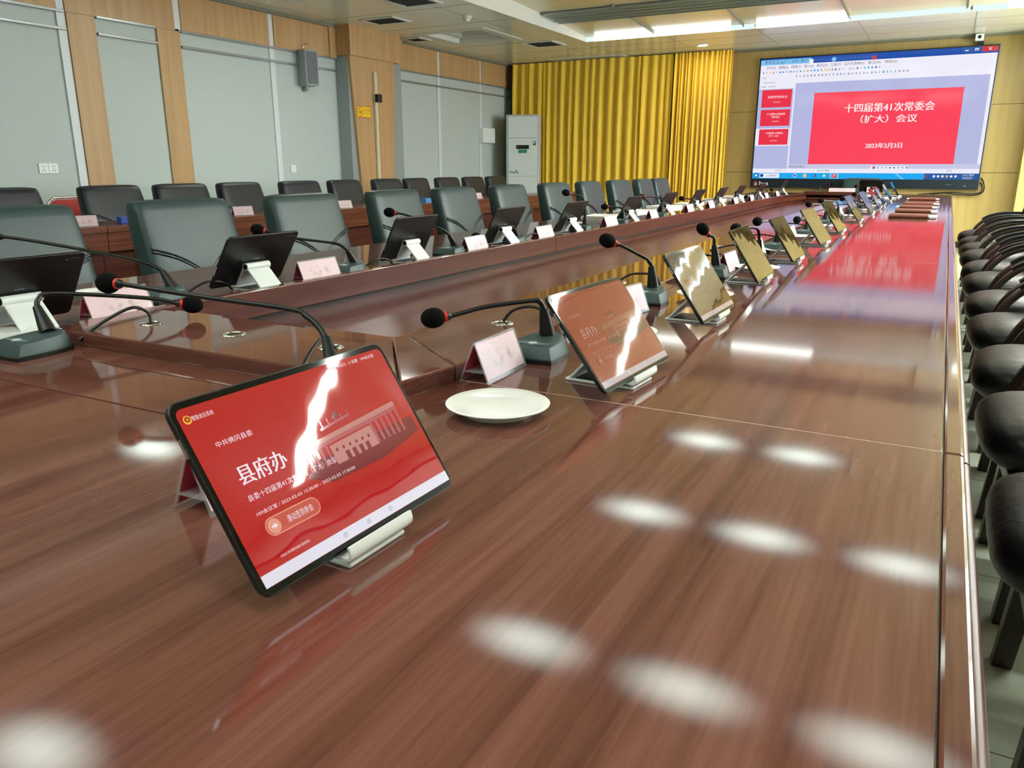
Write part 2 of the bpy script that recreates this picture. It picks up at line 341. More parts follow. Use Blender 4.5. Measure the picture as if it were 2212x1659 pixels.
# fascia of the recess: left side plain white, far side a lit trough in segments
fb = MB(); fb.box(RX0, RX0+.012, RY0, RY1-.01, ZC-.004, 3.02); fb.box(RX1, RX1+.01, RY0, RY1, ZC, 3.02); fb.box(RX0, RX1, RY0-.01, RY0, ZC, 3.02); fb.build('fascia', 'ceilw', ceiling)
tr = thing('light_trough', 'long white light trough along the far ceiling edge, bright and dim segments', 'light', (-1.4, RY1, ZC))
for i, (a, b, k) in enumerate(((-4.75, -4.62, 'dim'), (-4.62, -2.72, 'fasc'), (-2.72, -2.42, 'dim'), (-2.40, -1.30, 'fasc'), (-1.28, -.02, 'dim'), (0.0, .35, 'dim'), (.35, 2.75, 'fasc'))):
    MB().box(a, b, RY1-.012, RY1-.002, ZC-.004, 2.869).build('diffuser', k, tr, (-1.4, RY1, ZC))
# lamp panels fixed under the recess and in the side band, several added as fill
for j, y in enumerate((3.45, 5.4, 7.25, 8.6, 10.1)):
    for i, x in enumerate((-1.76, -.86, .06, 1.04, 1.94)):
        if (j > 2 and i < 3) or (i == 2 and j == 2): continue  # the two farthest rows are added out of view to brighten the far end
        t = thing('ceiling_light', 'white lamp of the raised ceiling, %s row and %s from the left' % (ORD[j], ORD[i]), 'ceiling light', (x, y, VZ(y)-.004), 0, 'ceiling lamps')
        w2 = .42 if i < 3 else .44; d2 = .22 if i < 3 else .055
        MB().box(-w2, w2, -d2, d2, -.012, -.006).build('diffuser', 'lamp' if i < 3 else 'lamp4', t)
        MB().box(-w2-.02, -w2, -d2-.02, d2+.02, -.02, 0).box(w2, w2+.02, -d2-.02, d2+.02, -.02, 0).box(-w2, w2, -d2-.02, -d2, -.02, 0).box(-w2, w2, d2, d2+.02, -.02, 0).build('frame', 'white', t)
for i, (x, y) in enumerate(((-3.6, .1), (-1.9, .1), (-.2, .1), (1.5, .1), (-2.7, -1.1), (-.4, -1.1))):  # out-of-view overhead lamps, added to brighten the table and near room
    t = thing('ceiling_light', 'large lamp of the raised ceiling over the near end, %s' % ORD[i], 'ceiling light', (x, y, VZ(y)-.004), 0, 'near ceiling lamps')
    MB().box(-.6, .6, -.25, .25, -.012, -.006).build('diffuser', 'lamp3', t); MB().box(-.62, -.6, -.27, .27, -.02, 0).box(.6, .62, -.27, .27, -.02, 0).box(-.6, .6, -.27, -.25, -.02, 0).box(-.6, .6, .25, .27, -.02, 0).build('frame', 'white', t)
for i, (x, y) in enumerate(((-5.08, 6.45),)):  # out-of-view lamp, added to brighten the far left wall
    t = thing('ceiling_light', 'bright lamp of the lower left ceiling beside the raised part, %s' % ORD[i], 'ceiling light', (x, y, ZC), 0, 'left ceiling lamps')
    MB().box(-.2, .2, -.45, .45, -.012, -.006).build('diffuser', 'lamp2', t); MB().box(-.22, -.2, -.47, .47, -.02, 0).box(.2, .22, -.47, .47, -.02, 0).box(-.2, .2, -.47, -.45, -.02, 0).box(-.2, .2, .45, .47, -.02, 0).build('frame', 'white', t)
t = thing('ceiling_light', 'wide soft lamp of the raised ceiling, near left', 'ceiling light', (-3.35, 1.6, VZ(1.6)-.004), 0, 'ceiling lamps')
MB().box(-.45, .45, -.3, .3, -.012, -.006).build('diffuser', 'lamp', t)
for i, (x, y) in enumerate(((3.45, 6.4), (3.45, 8.2), (3.45, 10.2), (3.45, 11.9))):  # unseen lamps on the right, added to light the far end
    big = 0 if i < 2 else 1
    t = thing('side_ceiling_light', 'white lamp panel in the lower side ceiling, %s' % ORD[i], 'ceiling light', (x, y, ZC), 0, 'side ceiling lamps')
    MB().box(-.45, .45, -.3, .3, -.012, -.004).build('diffuser', 'side', t)
    MB().box(-.47, -.45, -.32, .32, -.016, 0).box(.45, .47, -.32, .32, -.016, 0).box(-.45, .45, -.32, -.3, -.016, 0).box(-.45, .45, .3, .32, -.016, 0).build('frame', 'white', t)
t = thing('side_ceiling_light', 'weak lamp panel in the lower ceiling over the back row', 'ceiling light', (-5.9, 4.2, ZC))
MB().box(-.3, .3, -.3, .3, -.012, -.004).build('diffuser', 'lamp', t)
t = thing('downlight', 'small round glowing downlight in the ceiling before the golden curtain', 'downlight', (-3.377, 12.06, ZC))
MB().lathe([(.06, -.006), (.085, -.012), (.09, 0), (.06, 0)], 28).build('rim', 'white', t, smooth=40); MB().lathe([(.06, -.008), (.06, -.003)], 24).build('lens', 'spot', t)
def vent(loc, wx, wy, label):
    t = thing('ceiling_vent', label, 'vent', loc, 0)
    MB().box(-wx, wx, -wy, -wy+.05, -.012, 0).box(-wx, wx, wy-.05, wy, -.012, 0).box(-wx, -wx+.05, -wy+.05, wy-.05, -.012, 0).box(wx-.05, wx, -wy+.05, wy-.05, -.012, 0).build('frame', 'ceilw', t, bevel=.003)
    MB().box(-wx+.04, wx-.04, -wy+.04, wy-.04, -.004, 0).build('backing', 'ventd', t)
    s_ = MB(); n = 7
    for k in range(n):
        y_ = -wy+.07+(2*wy-.14)*k/(n-1); s_.hexa([(-wx+.05, y_, -.012), (wx-.05, y_, -.012), (wx-.05, y_+.003, -.012), (-wx+.05, y_+.003, -.012), (-wx+.05, y_+.018, -.002), (wx-.05, y_+.018, -.002), (wx-.05, y_+.021, -.002), (-wx+.05, y_+.021, -.002)])
    s_.build('slats', 'vent', t)
vent((-6.2, 8.26, ZC), .25, .2, 'grey slatted ceiling vent above the wall speaker')
vent((-6.72, 9.64, ZC), .16, .16, 'small grey ceiling vent beside the stepped ceiling coffer, near the left wall')
vent((-5.35, 10.85, ZC), .25, .25, 'white ceiling vent between the far coffer and the light trough')
vent((-5.25, 7.45, ZC), .25, .25, 'white square ceiling vent at the top edge of the view')
t = thing('return_grille', 'long flat white grille in the ceiling over the golden curtain', 'grille', (-5.4, 12.58, ZC))
MB().box(-.65, .65, -.13, .13, -.01, 0).build('frame', 'ceilw', t, bevel=.003); MB().box(-.6, .6, -.09, .09, -.013, -.009).build('panel', 'vent', t)
t = thing('smoke_detector', 'round white smoke detector on the lower ceiling', 'smoke detector', (-5.2, 8.5, ZC))
MB().lathe([(.055, 0), (.055, -.02), (.045, -.03)], 24).build('body', 'ceilw', t, smooth=40); MB().lathe([(.034, -.03), (.034, -.055), (.02, -.06)], 20).build('sensor', 'ceil', t, smooth=40)
t = thing('slot_diffuser', 'long metal slot air diffuser across the raised ceiling', 'air diffuser', (-1.4, 9.75, VZ(9.75)-.002)); t.rotation_euler = (-.052, 0, 0)
for k in range(4): MB().box(-3.3, 3.3, -.26+k*.13, -.20+k*.13, -.03, 0).box(-3.3, 3.3, -.2+k*.13, -.185+k*.13, -.045, 0).build('slot_rail', 'slot', t, bevel=.006)
MB().box(-3.32, 3.32, -.28, .28, -.006, 0).build('backing', 'ventd', t)
for i, x in enumerate((-3.75, -2.55, -1.3, -.05)):
    t = thing('ceiling_rod', 'thin curved grey rod under the raised ceiling, %s from the left' % ['first', 'second', 'third', 'fourth'][i], 'rod', (x, 9.4, VZ(9.4)), 0, 'curved ceiling rods')
    P = [(0, k*.155, VZ(9.4+k*.155)-VZ(9.4)-.014) for k in range(11)]
    MB().tube(P, .012, 8).build('rod', 'line', t, smooth=40); MB().ell(P[-1], (.018, .02)).build('end_clip', 'white', t, smooth=60)

# ------------------------------------------------------------------ conference table
TO = (-1.2, 6.0, 0)
table = thing('conference_table', 'long glossy mahogany conference table with a sunken centre, its near end filling the foreground', 'table', TO)
def tb(name, mb, m_, **k): return mb.build(name, m_, table, TO, **k)
XI = -1.745; XLO, XO = -2.42, .040; YN, YF = -.12, 11.93; YS = [1.14, 3.49, 5.92, 8.33, 10.75]
near = MB(); zt0 = .725
near.box(XLO, XO, YN, .752, zt0, TZ); near.box(XLO, -1.477, .752, .917, zt0, TZ); near.box(-.86, XO, .752, .917, zt0, TZ); near.box(XLO, XO, .917, YS[0]-.002, zt0, TZ)
near.box(XI, -.95, YS[0], 1.32, zt0, TZ)
tb('worktop', near, 'table')
tb('cable_flap', MB().box(-1.474, -.863, .756, .914, zt0, TZ+.0004), 'table_x', bevel=.0008)
tb('flap_recess', MB().box(-1.48, -.855, .75, .92, zt0-.01, zt0+.022), 'gap')
ysr = YS + [YF]
for i in range(5):
    a, b = ysr[i]+.002, ysr[i+1]-.002
    poly = [(-.95, a), (XO, a), (XO, b), (-.95, b)]
    if i == 4: poly = [(-.95, a), (XO, a), (XO, b-.12), (XO-.02, b-.04), (XO-.1, b), (XLO, b), (XLO, 11.15), (-.95, 11.15)]
    tb('worktop', MB().prism(poly, zt0, TZ), 'table', bevel=.0012)
for i in range(4):
    a, b = ysr[i]+.001, ysr[i+1]-.001
    tb('worktop', MB().box(XLO, XI, a, b, zt0, TZ), 'table', bevel=.001)
tb('worktop', MB().prism([(XLO, YS[4]), (XI+.04, YS[4]), (-1.62, 11.15), (XLO, 11.15)], zt0, TZ), 'table')
tb('joint', MB().box(-.95, XO, YS[0]-.0022, YS[0]+.0022, zt0, TZ-.0004), 'seam')
# raised rim on the left, boards of the sunken centre
tb('rim', MB().prism([(XI, 1.27), (XI, 10.2), (-1.62, 11.15), (-1.66, 11.17), (XI-.032, 10.2), (XI-.032, 1.27)][::-1], .74, .778), 'table', bevel=.004)
bd = MB(); edges = [1.3, 3.7, 6.1, 8.4, 10.2]
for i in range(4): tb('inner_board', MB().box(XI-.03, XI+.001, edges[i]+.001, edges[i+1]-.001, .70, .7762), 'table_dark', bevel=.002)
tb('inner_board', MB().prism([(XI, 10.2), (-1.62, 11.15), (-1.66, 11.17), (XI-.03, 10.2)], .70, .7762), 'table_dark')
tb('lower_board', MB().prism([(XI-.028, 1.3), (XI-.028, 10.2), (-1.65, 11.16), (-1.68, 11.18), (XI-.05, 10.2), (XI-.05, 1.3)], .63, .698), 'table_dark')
tb('groove', MB().box(XI-.028, XI-.006, 1.3, 10.2, .690, .6995), 'gap')  # dark strip: shade under the overhanging board put into its colour
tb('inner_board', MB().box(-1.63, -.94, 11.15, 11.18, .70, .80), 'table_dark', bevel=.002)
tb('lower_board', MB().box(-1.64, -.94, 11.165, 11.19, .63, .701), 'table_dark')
tb('end_ledge', MB().box(-1.66, -.72, 11.181, 11.36, .761, .7995), 'table_x', bevel=.003)
fl = [1.26, 3.62, 6.0, 8.4, 11.2]
for i in range(4): tb('centre_panel', MB().box(XI-.045, -.94, fl[i]+.001, fl[i+1]-.001, .635, .66), 'table_matte', bevel=.001)
# ledge with cable holes along the near end and the right side
A, B, IA, IB = (-.744, .99), (-.724, 1.125), (-.957, 1.255), (-.949, 1.297)
tb('ledge', MB().prism([(-1.70, 1.255), (-1.70, 1.06), (-1.62, .99), (A[0]-.002, A[1]), (IA[0]-.002, IA[1])], TZ-.002, .79), 'table_x', bevel=.004)
tb('corner_ledge', MB().prism([A, B, IB, IA], TZ-.002, .79), 'table', bevel=.004)
tb('ledge', MB().prism([(B[0], B[1]+.003), (B[0], 11.2), (-.949, 11.2), (IB[0], IB[1]+.002)], TZ-.002, .79), 'table', bevel=.004)
tb('lip', MB().prism([(-1.70, 1.255), (-.955, 1.255), (-.945, 1.29), (-.945, 11.15), (-1.015, 11.15), (-1.015, 1.335), (-1.70, 1.335)], .735, .772), 'table', bevel=.002)
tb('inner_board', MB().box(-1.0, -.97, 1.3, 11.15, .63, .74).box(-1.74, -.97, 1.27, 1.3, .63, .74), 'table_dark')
# moulded edge
tb('edge_trim', MB().prism([(XO+.002, YN), (XO+.026, YN), (XO+.026, YS[0]-.001), (XO+.002, YS[0]-.001)], .728, TZ-.001), 'table', bevel=.004)
tb('edge_trim', MB().prism([(XO+.002, YS[0]+.001), (XO+.026, YS[0]+.001), (XO+.026, YF-.12), (XO+.006, YF-.03), (XO+.002, YF-.12)], .728, TZ-.001), 'table', bevel=.004)
tb('edge_molding', MB().tube([(XO+.028, YN, .741), (XO+.028, YS[0]-.001, .741)], .0075, 10), 'table_dark', smooth=50)
tb('edge_molding', MB().tube([(XO+.028, YS[0]+.001, .742), (XO+.028, YF-.12, .742)], .0075, 10), 'table_dark', smooth=50)
tb('edge_trim', MB().box(XLO-.03, XLO-.001, YN, YF, .728, TZ-.001), 'table', bevel=.004)
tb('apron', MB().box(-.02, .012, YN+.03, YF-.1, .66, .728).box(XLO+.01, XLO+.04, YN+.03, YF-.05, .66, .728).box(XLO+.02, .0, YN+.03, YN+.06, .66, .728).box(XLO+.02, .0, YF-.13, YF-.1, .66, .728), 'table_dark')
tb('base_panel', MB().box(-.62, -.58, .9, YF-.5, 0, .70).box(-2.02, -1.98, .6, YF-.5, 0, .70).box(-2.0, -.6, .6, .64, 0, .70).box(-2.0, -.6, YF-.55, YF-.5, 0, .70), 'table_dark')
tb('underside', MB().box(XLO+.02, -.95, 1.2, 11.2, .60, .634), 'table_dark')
for x, y in ((-1.526, 1.125), (-1.275, 1.13), (-1.014, 1.133), (-.837, 1.501), (-.837, 2.22), (-.837, 2.78), (-.837, 3.445), (-.837, 4.15), (-.837, 4.9), (-.837, 5.7), (-.837, 6.6), (-.837, 7.5), (-.837, 8.5)):
    g = tb('grommet', MB().lathe([(.0155, .7895), (.016, .7912), (.0175, .7926), (.0205, .793), (.0235, .7918), (.0255, .7905), (.026, .7895)], 32, (x, y, 0)), 'chrome', smooth=60)
    MB().lathe([(.0005, .7909), (.0158, .7908)], 24, (x, y, 0)).build('hole', 'gap', g, TO)

# ------------------------------------------------------------------ tablets on stands
TW, TH = .2865, .1865
def rrect(w2, h0, h1, r, x, n=5):
    out = []
    for cy, cz, a0 in ((w2-r, h1-r, 0), (-w2+r, h1-r, PI/2), (-w2+r, h0+r, PI), (w2-r, h0+r, 3*PI/2)):
        for k in range(n+1):
            a = a0+PI/2*k/n; out.append((x, cy+r*math.cos(a), cz+r*math.sin(a)))
    return out
def tablet(lit, label, loc, tilt, rz, group):
    t = thing('tablet', label, 'tablet', loc, 0, group); t.rotation_euler = (0, -tilt, rz)
    if not _tp:
        _tp['body'] = MB().loft([rrect(TW/2-.001, .001, TH-.001, .011, -.0068), rrect(TW/2, 0, TH, .012, -.006), rrect(TW/2, 0, TH, .012, -.001), rrect(TW/2-.0008, .0008, TH-.0008, .0115, -.0001)]).build('body', 'tabback', t, smooth=35)
        _tp['glass'] = MB().loft([rrect(TW/2-.0012, .0012, TH-.0012, .011, -.0006), rrect(TW/2-.0012, .0012, TH-.0012, .011, .0001)]).build('front_glass', 'bezel', t)
        _tp['off'] = MB().poly(rrect(TW/2-.005, .006, TH-.006, .008, .0004)).build('screen', 'screen_off', t)
        _tp['cam'] = MB().loft([[(-.0068-d, -TW/2+.030+(.019-e)*math.cos(2*PI*k/20)*1.0, TH-.018+(.0048-e)*math.sin(2*PI*k/20)) for k in range(20)] for d, e in ((0, 0), (.0013, .0006))][::-1]).build('camera_module', 'lens', t, smooth=40)
        mk = MB(); text(mk, 'HUAWEI', lambda u, v: (-.0071, -(u-.5)*.022, .096+(1-v)*.0032), 0, 1, 0, 1); _tp['logo'] = mk.build('maker_mark', 'silver', t)
        _tp['btn'] = MB().box(-.005, -.002, -TW/2-.0006, -TW/2+.0005, TH-.05, TH-.032).box(-.005, -.002, TW/2-.0005, TW/2+.0003, .05, .08).build('power_button', 'silver', t)
    else:
        for k in ('body', 'glass', 'off', 'cam', 'logo', 'btn'):
            if k == 'off' and lit: continue
            c = _tp[k].copy(); COL.objects.link(c); c.parent = t
    if lit:
        ui_screen(t, lit)
    return t
_tp = {}
def ui_screen(t, lv):
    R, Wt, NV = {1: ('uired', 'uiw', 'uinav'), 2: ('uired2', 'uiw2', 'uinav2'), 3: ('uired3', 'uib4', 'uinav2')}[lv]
    fn = lambda e: (lambda u, v: (e, (u-.5)*TW, (1-v)*TH))
    q = lambda mb, p, e, mi=0: mb.add([fn(e)(*a) for a in p], [tuple(range(len(p)))], mi)
    s = MB().poly(rrect(TW/2-.0052, .0075, TH-.0075, .007, .0004)).build('screen', R, t)
    n_ = MB(); q(n_, [(.0185, .958), (.9815, .958), (.9815, .897), (.0185, .897)][::1], .0007); n_.build('navigation_bar', NV, s)
    for u in (.38, .5, .62): MB().poly([(.0009, (u-.5)*TW+.003*math.cos(2*PI*k/12), (1-.928)*TH+.003*math.sin(2*PI*k/12)) for k in range(12)]).build('navigation_icon', 'uiicon', s)
    if lv < 3:                                                       # faded picture of a columned hall
        b = MB(); B1, B2, B3 = 0, 1, 2
        q(b, [(.35, .585), (.42, .52), (.96, .50), (.96, .60), (.72, .66), (.45, .66)], .00055, 2)
        q(b, [(.375, .43), (.90, .375), (.90, .405), (.375, .455)], .0007, 1); q(b, [(.375, .455), (.90, .405), (.90, .43), (.375, .475)], .0007, 0)
        for k in range(17):
            u = .385+k*.031
            if .50 < u < .70: continue
            a = .475-(u-.375)*.085; q(b, [(u, a), (u+.014, a), (u+.014, .575-(u-.375)*.02), (u, .575-(u-.375)*.02)], .0008, 0)
        q(b, [(.50, .475), (.73, .455), (.73, .575), (.50, .585)], .0008, 1)
        for k in range(6): u = .52+k*.034; q(b, [(u, .50), (u+.010, .499), (u+.010, .517), (u, .518)], .001, 2)
        for k in range(4): u = .555+k*.036; q(b, [(u, .535), (u+.020, .533), (u+.020, .583), (u, .584)], .001, 2)
        q(b, [(.50, .37), (.66, .345), (.66, .36), (.50, .385)], .0007, 0)
        for k in range(5): u = .51+k*.034; q(b, [(u, .33), (u+.006, .33), (u+.006, .37), (u, .37)], .0008, 0)
        q(b, [(.56, .345), (.60, .30), (.62, .345)], .0007, 2)
        b.build('hall_picture', ['uib1', 'uib2', 'uib3'] if lv == 1 else ['uib4', 'uib4', 'uib5'], s)
    F = fn(.0011)
    for body, u0, u1, v0, v1 in (('智能会议系统', .062, .142, .087, .112), ('中共佛冈县委', .094, .236, .242, .272), ('县府办', .11, .306, .386, .486), ('县委十四届第41次常委会（扩大）会议', .106, .50, .535, .568), ('109会议室 / 2023-02-03 15:30:00 – 2023-02-03 17:30:00', .107, .56, .623, .645), ('©2023 中共佛冈县委 版权所有', .114, .237, .853, .867), ('下午2:12 · ⊙ 设置 · 109会议室', .70, .928, .062, .084)):
        tx = MB(); text(tx, body, F, u0, u1, v0, v1)
        if body == '县府办': text(tx, body, fn(.00115), u0+.003, u1+.003, v0, v1)
        tx.build('caption_text', Wt, s)
    if lv < 3:
        def pill(mb, u0, u1, v0, v1, e, mi=0):
            r = (v1-v0)/2*TH/TW; vm = (v0+v1)/2; P = []
            for k in range(13): a = PI/2+PI*k/12; P.append((u0+r+r*math.cos(a), vm-(v1-v0)/2*math.sin(a)))
            for k in range(13): a = -PI/2+PI*k/12; P.append((u1-r+r*math.cos(a), vm-(v1-v0)/2*math.sin(a)))
            mb.add([fn(e)(*p) for p in P], [tuple(range(len(P)))], mi)
        p = MB(); pill(p, .113, .345, .672, .765, .0006, 0); pill(p, .1165, .3415, .6775, .7595, .0008, 1); pill(p, .121, .171, .681, .757, .001, 2)
        q(p, [(.135, .724), (.135, .714), (.146, .714), (.146, .705), (.160, .719), (.146, .733), (.146, .724)], .0012, 3); text(p, '滑动签到参会', fn(.0012), .20, .312, .70, .738, 3)
        p.build('slide_button', ['uipeach', 'uipill', 'uipeach', 'uiw'] if lv == 1 else ['uib4', R, 'uib4', 'uiw2'], s)
    if lv == 1:
        g = MB(); g.poly([(.0012, (.046-.5)*TW+.0042*math.cos(2*PI*k/20), (1-.1)*TH+.0042*math.sin(2*PI*k/20)) for k in range(20)], 0)
        g.poly([(.0014, (.046-.5)*TW+.0029*math.cos(2*PI*k/16), (1-.098)*TH+.0027*math.sin(2*PI*k/16)) for k in range(16)], 1); cx = (.046-.5)*TW; g.add([(.0015, cx-.0018, .8965*TH), (.0015, cx+.0018, .8965*TH), (.0015, cx+.0012, .9005*TH), (.0015, cx+.0006, .9045*TH), (.0015, cx-.0006, .9045*TH), (.0015, cx-.0012, .9005*TH)], [(0, 1, 2, 3, 4, 5)], 0)
        for k in range(5): g.poly([(.0015, cx-.0014+k*.0007+.0003*math.cos(2*PI*q_/6), (.9085+(.0012 if k == 2 else 0))*TH+.0003*math.sin(2*PI*q_/6)) for q_ in range(6)], 0)
        g.build('round_emblem', ['uigold', 'uired_d'], s)
_sp = {}
def stand(tilt, label, loc, rz, group):
    key = round(tilt, 3)
    if key in _sp: return dup(_sp[key], loc, rz, label)
    t = thing('tablet_stand', label, 'tablet stand', loc, rz, group); _sp[key] = t
    up = Vector((-math.sin(tilt), 0, math.cos(tilt))); n = Vector((math.cos(tilt), 0, math.sin(tilt))); B0 = Vector((0, 0, .018)); hw = .043
    MB().box(-.128, .004, -hw, hw, 0, .005).build('base_plate', 'stand', t, bevel=.002)
    MB().box(-.108, -.004, -hw+.003, hw-.003, .0051, .0062).build('rubber_pad', 'black', t)
    a = B0 - n*.0072; b = a + up*.076; c = B0 - n*.0115
    p = [a+Vector((0, -hw, 0)), a+Vector((0, hw, 0)), c+Vector((0, hw, 0)), c+Vector((0, -hw, 0))]
    MB().hexa(p + [x+up*.076 for x in p]).build('back_plate', 'stand', t, bevel=.0012)
    h = B0 + up*.079 - n*.0185
    MB().lathe([(.0112, -.047), (.0112, .047)], 24, h, 'y').build('hinge_barrel', 'stand', t, smooth=40)
    MB().lathe([(.0085, -.0476), (.0085, .0476)], 20, h, 'y').build('hinge_cap', 'black', t, smooth=40)
    MB().band([h - Vector((.002, 0, .006)), (-.118, 0, .006)], 2*hw, .006, (0, 1, 0)).build('strut', 'stand', t)
    MB().band(catmull([(-.010, 0, .0135), (.001, 0, .0115), (.0075, 0, .0125), (.0095, 0, .018), (.0075, 0, .0255)], 3), .096, .0042, (0, 1, 0)).build('lip', 'stand', t, smooth=50)
    return t
RT = [(-.456, .556, 33.2, -1.1), (-.428, 1.265, 37.5, -3.5), (-.448, 1.905, 34.5, -1), (-.478, 2.632, 33, 1), (-.474, 3.26, 33, 0), (-.470, 4.02, 34, -3), (-.482, 4.80, 33, -3), (-.48, 5.815, 33, -2), (-.482, 6.83, 34, -3), (-.49, 7.69, 33, 0), (-.50, 8.40, 33, 0), (-.505, 9.50, 33, 0), (-.50, 10.76, 33, 0)]
LT = [(-1.905, 1.03, 33), (-1.90, 1.748, 33.5), (-1.885, 2.55, 28), (-1.88, 3.31, 28), (-1.885, 4.09, 30), (-1.885, 5.03, 31), (-1.885, 5.83, 30), (-1.885, 6.63, 30), (-1.885, 7.40, 31), (-1.885, 8.20, 29), (-1.89, 9.2, 31), (-1.88, 10.62, 26)]
RG, LG = 'tablets along the right side of the table', 'tablets along the left side of the table'
rl = ['large tablet in the foreground showing a bright red meeting page with a white light streak', 'tablet behind the white saucer, dim red meeting page with golden reflections', 'third tablet of the right row, brownish screen with a big white glare']
scr = {3: 'first of the dark screens, mirroring golden wavy lines'}
for i, (x, y, tl, rz) in enumerate(RT):
    lab = rl[i] if i < 3 else 'tablet with a dark mirror-like screen, %s from the near end of the right row' % ORD[i]
    tl = math.radians(tl); rz = math.radians(rz)
    if i == 0: tablet(0, 'x', (0, 0, -50), 0, 0, RG)              # first build of the shared pieces
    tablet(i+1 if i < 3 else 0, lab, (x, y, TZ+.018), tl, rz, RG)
    stand(tl, 'white folding stand under the %s tablet of the right row' % ORD[i], (x, y, TZ), rz, 'tablet stands along the right side')
for i, (x, y, tl) in enumerate(LT):
    tl = math.radians(tl)
    tablet(0, 'tablet seen from its black back, %s from the near end of the left row' % ORD[i], (x, y, TZ+.018), tl, PI, LG)
    stand(tl, 'white folding stand behind the %s tablet of the left row' % ORD[i], (x, y, TZ), PI, 'tablet stands along the left side')
tablet(0, 'tablet at the far head of the table, black back before the big screen', (-.88, 11.62, TZ+.018), math.radians(25), PI/2, 'tablets at the head of the table')
stand(math.radians(25), 'white stand holding the tablet at the far head of the table', (-.88, 11.62, TZ), PI/2, 'stand at the head of the table')
for o in [o for o in bpy.data.objects if o.location.z < -40]:     # remove the template
    for c in list(o.children): bpy.data.objects.remove(c)
    bpy.data.objects.remove(o)

# ------------------------------------------------------------------ gooseneck microphones
def shield(k, z, zb=0):
    P = [(.054, -.072), (.0555, -.05), (.0545, -.022), (.0515, .002), (.046, .024), (.037, .043), (.025, .056), (.012, .0625)]
    pts = [(-.030, -.0745), (0, -.0755), (.030, -.0745)] + P + [(0, .064)] + [(-x, y) for x, y in P[::-1]]
    return [(x*k, y*k if y < 0 else y*(k*.9+.1), z + zb*(y+.076)/.138) for x, y in pts]
_mb = {}
TOPZ = lambda y: .0315+.0085*(y/.74+.076)/.138
def mic(P, label, group, cable=None, rz=0, z0=TZ):
    c = Vector(P[0]); loc = Vector((c.x, c.y-.025, z0)); t = thing('gooseneck_microphone', label, 'microphone', loc, 0, group)
    if not _mb:
        _mb['a'] = MB().loft([shield(1.04, 0), shield(1.05, .007), shield(1.0, .009)]).build('base_skirt', 'skirt', t, smooth=30)
        _mb['b'] = MB().loft([shield(1.0, .008), shield(.985, .012, .002), shield(.83, .030, .006), shield(.74, .0315, .0085)]).build('base', 'base', t, smooth=25)
        e = MB().poly([(.036*math.cos(2*PI*k/24), -.042+.0085*math.sin(2*PI*k/24), TOPZ(-.042+.0085*math.sin(2*PI*k/24))+.0006) for k in range(24)]); _mb['c'] = e.build('control_panel', 'panel', t)
        _mb['d'] = MB().lathe([(.009, TOPZ(-.042)-.001), (.009, TOPZ(-.042)+.0014), (.007, TOPZ(-.042)+.0019)], 20, (0, -.042, 0)).build('talk_button', 'button', t, smooth=40)
    else:
        for k in 'abcd': q = _mb[k].copy(); COL.objects.link(q); q.parent = t
    L = [Vector(p)-loc for p in P]
    if len(L) == 2:
        s_, h = L; s_ = Vector((s_.x, s_.y, .036)); d = (h-s_); top = s_+Vector((0, 0, min(.055, max(d.z*.5, .03)))); f = d.xy.length
        bend = top + Vector((d.x*.12, d.y*.12, max((h.z-top.z)*.75, .012))); L = [s_, s_+(top-s_)*.5, top, bend, bend.lerp(h, .5)+Vector((0, 0, .004)), bend.lerp(h, .82), h]
    if L[0].z > .033: L[0].z = .033
    MB().tube([L[0], L[0].lerp(L[2], .25), L[2]], [.0165, .0155, .0088], 16).build('collar', 'black', t, smooth=40)
    C = catmull(L[1:] if len(L) > 6 else L[2:], 6); n = len(C); C = [p for p in C if (p-L[-1]).length > .021]
    MB().tube(C, [.0056 if i < len(C)*.45 else .0046 for i in range(len(C))], 10).build('gooseneck', 'neck', t, smooth=50)
    ax = (L[-1]-C[-2]).normalized(); hd = L[-1]
    MB().tube([hd-ax*.036, hd-ax*.030, hd-ax*.024], [.0055, .0085, .0095], 14).build('capsule', 'neck', t, smooth=40)
    MB().tube([hd-ax*.0265, hd-ax*.0205], [.0102, .0104], 18).build('light_ring', 'red', t, smooth=40)
    MB().ell(hd, (.0198, .0245), ax, 24).build('windscreen', 'foam', t, smooth=80)
    if cable:
        P2 = [Vector(p)-loc for p in cable]; MB().tube(catmull(P2, 6), .0036, 8).build('cable', 'neck', t, smooth=50)
    return t
RM = [
 [(-0.838,0.945,0.800),(-0.875,0.985,0.830),(-0.903,1.000,0.843),(-0.929,1.010,0.861),(-0.960,1.015,0.876),(-0.999,1.015,0.885),(-1.168,0.975,0.899),(-1.305,0.945,0.912),(-1.348,0.940,0.915),(-1.380,0.935,0.915)],
 [(-0.679,1.408,0.800),(-0.683,1.402,0.835),(-0.685,1.400,0.850),(-0.691,1.395,0.865),(-0.702,1.384,0.869),(-0.766,1.308,0.863),(-0.795,1.270,0.855),(-0.814,1.245,0.850),(-0.833,1.222,0.849)],
 [(-0.698,2.133,0.800),(-0.703,2.131,0.824),(-0.705,2.131,0.856),(-0.712,2.127,0.869),(-0.720,2.122,0.878),(-0.780,2.078,0.916),(-0.791,2.069,0.920),(-0.800,2.063,0.924),(-0.810,2.054,0.929)],
 [(-0.672,2.737,0.800),(-0.678,2.737,0.832),(-0.683,2.736,0.864),(-0.685,2.736,0.887),(-0.693,2.731,0.895),(-0.706,2.722,0.903),(-0.709,2.720,0.906),(-0.714,2.718,0.911),(-0.721,2.714,0.919)]]
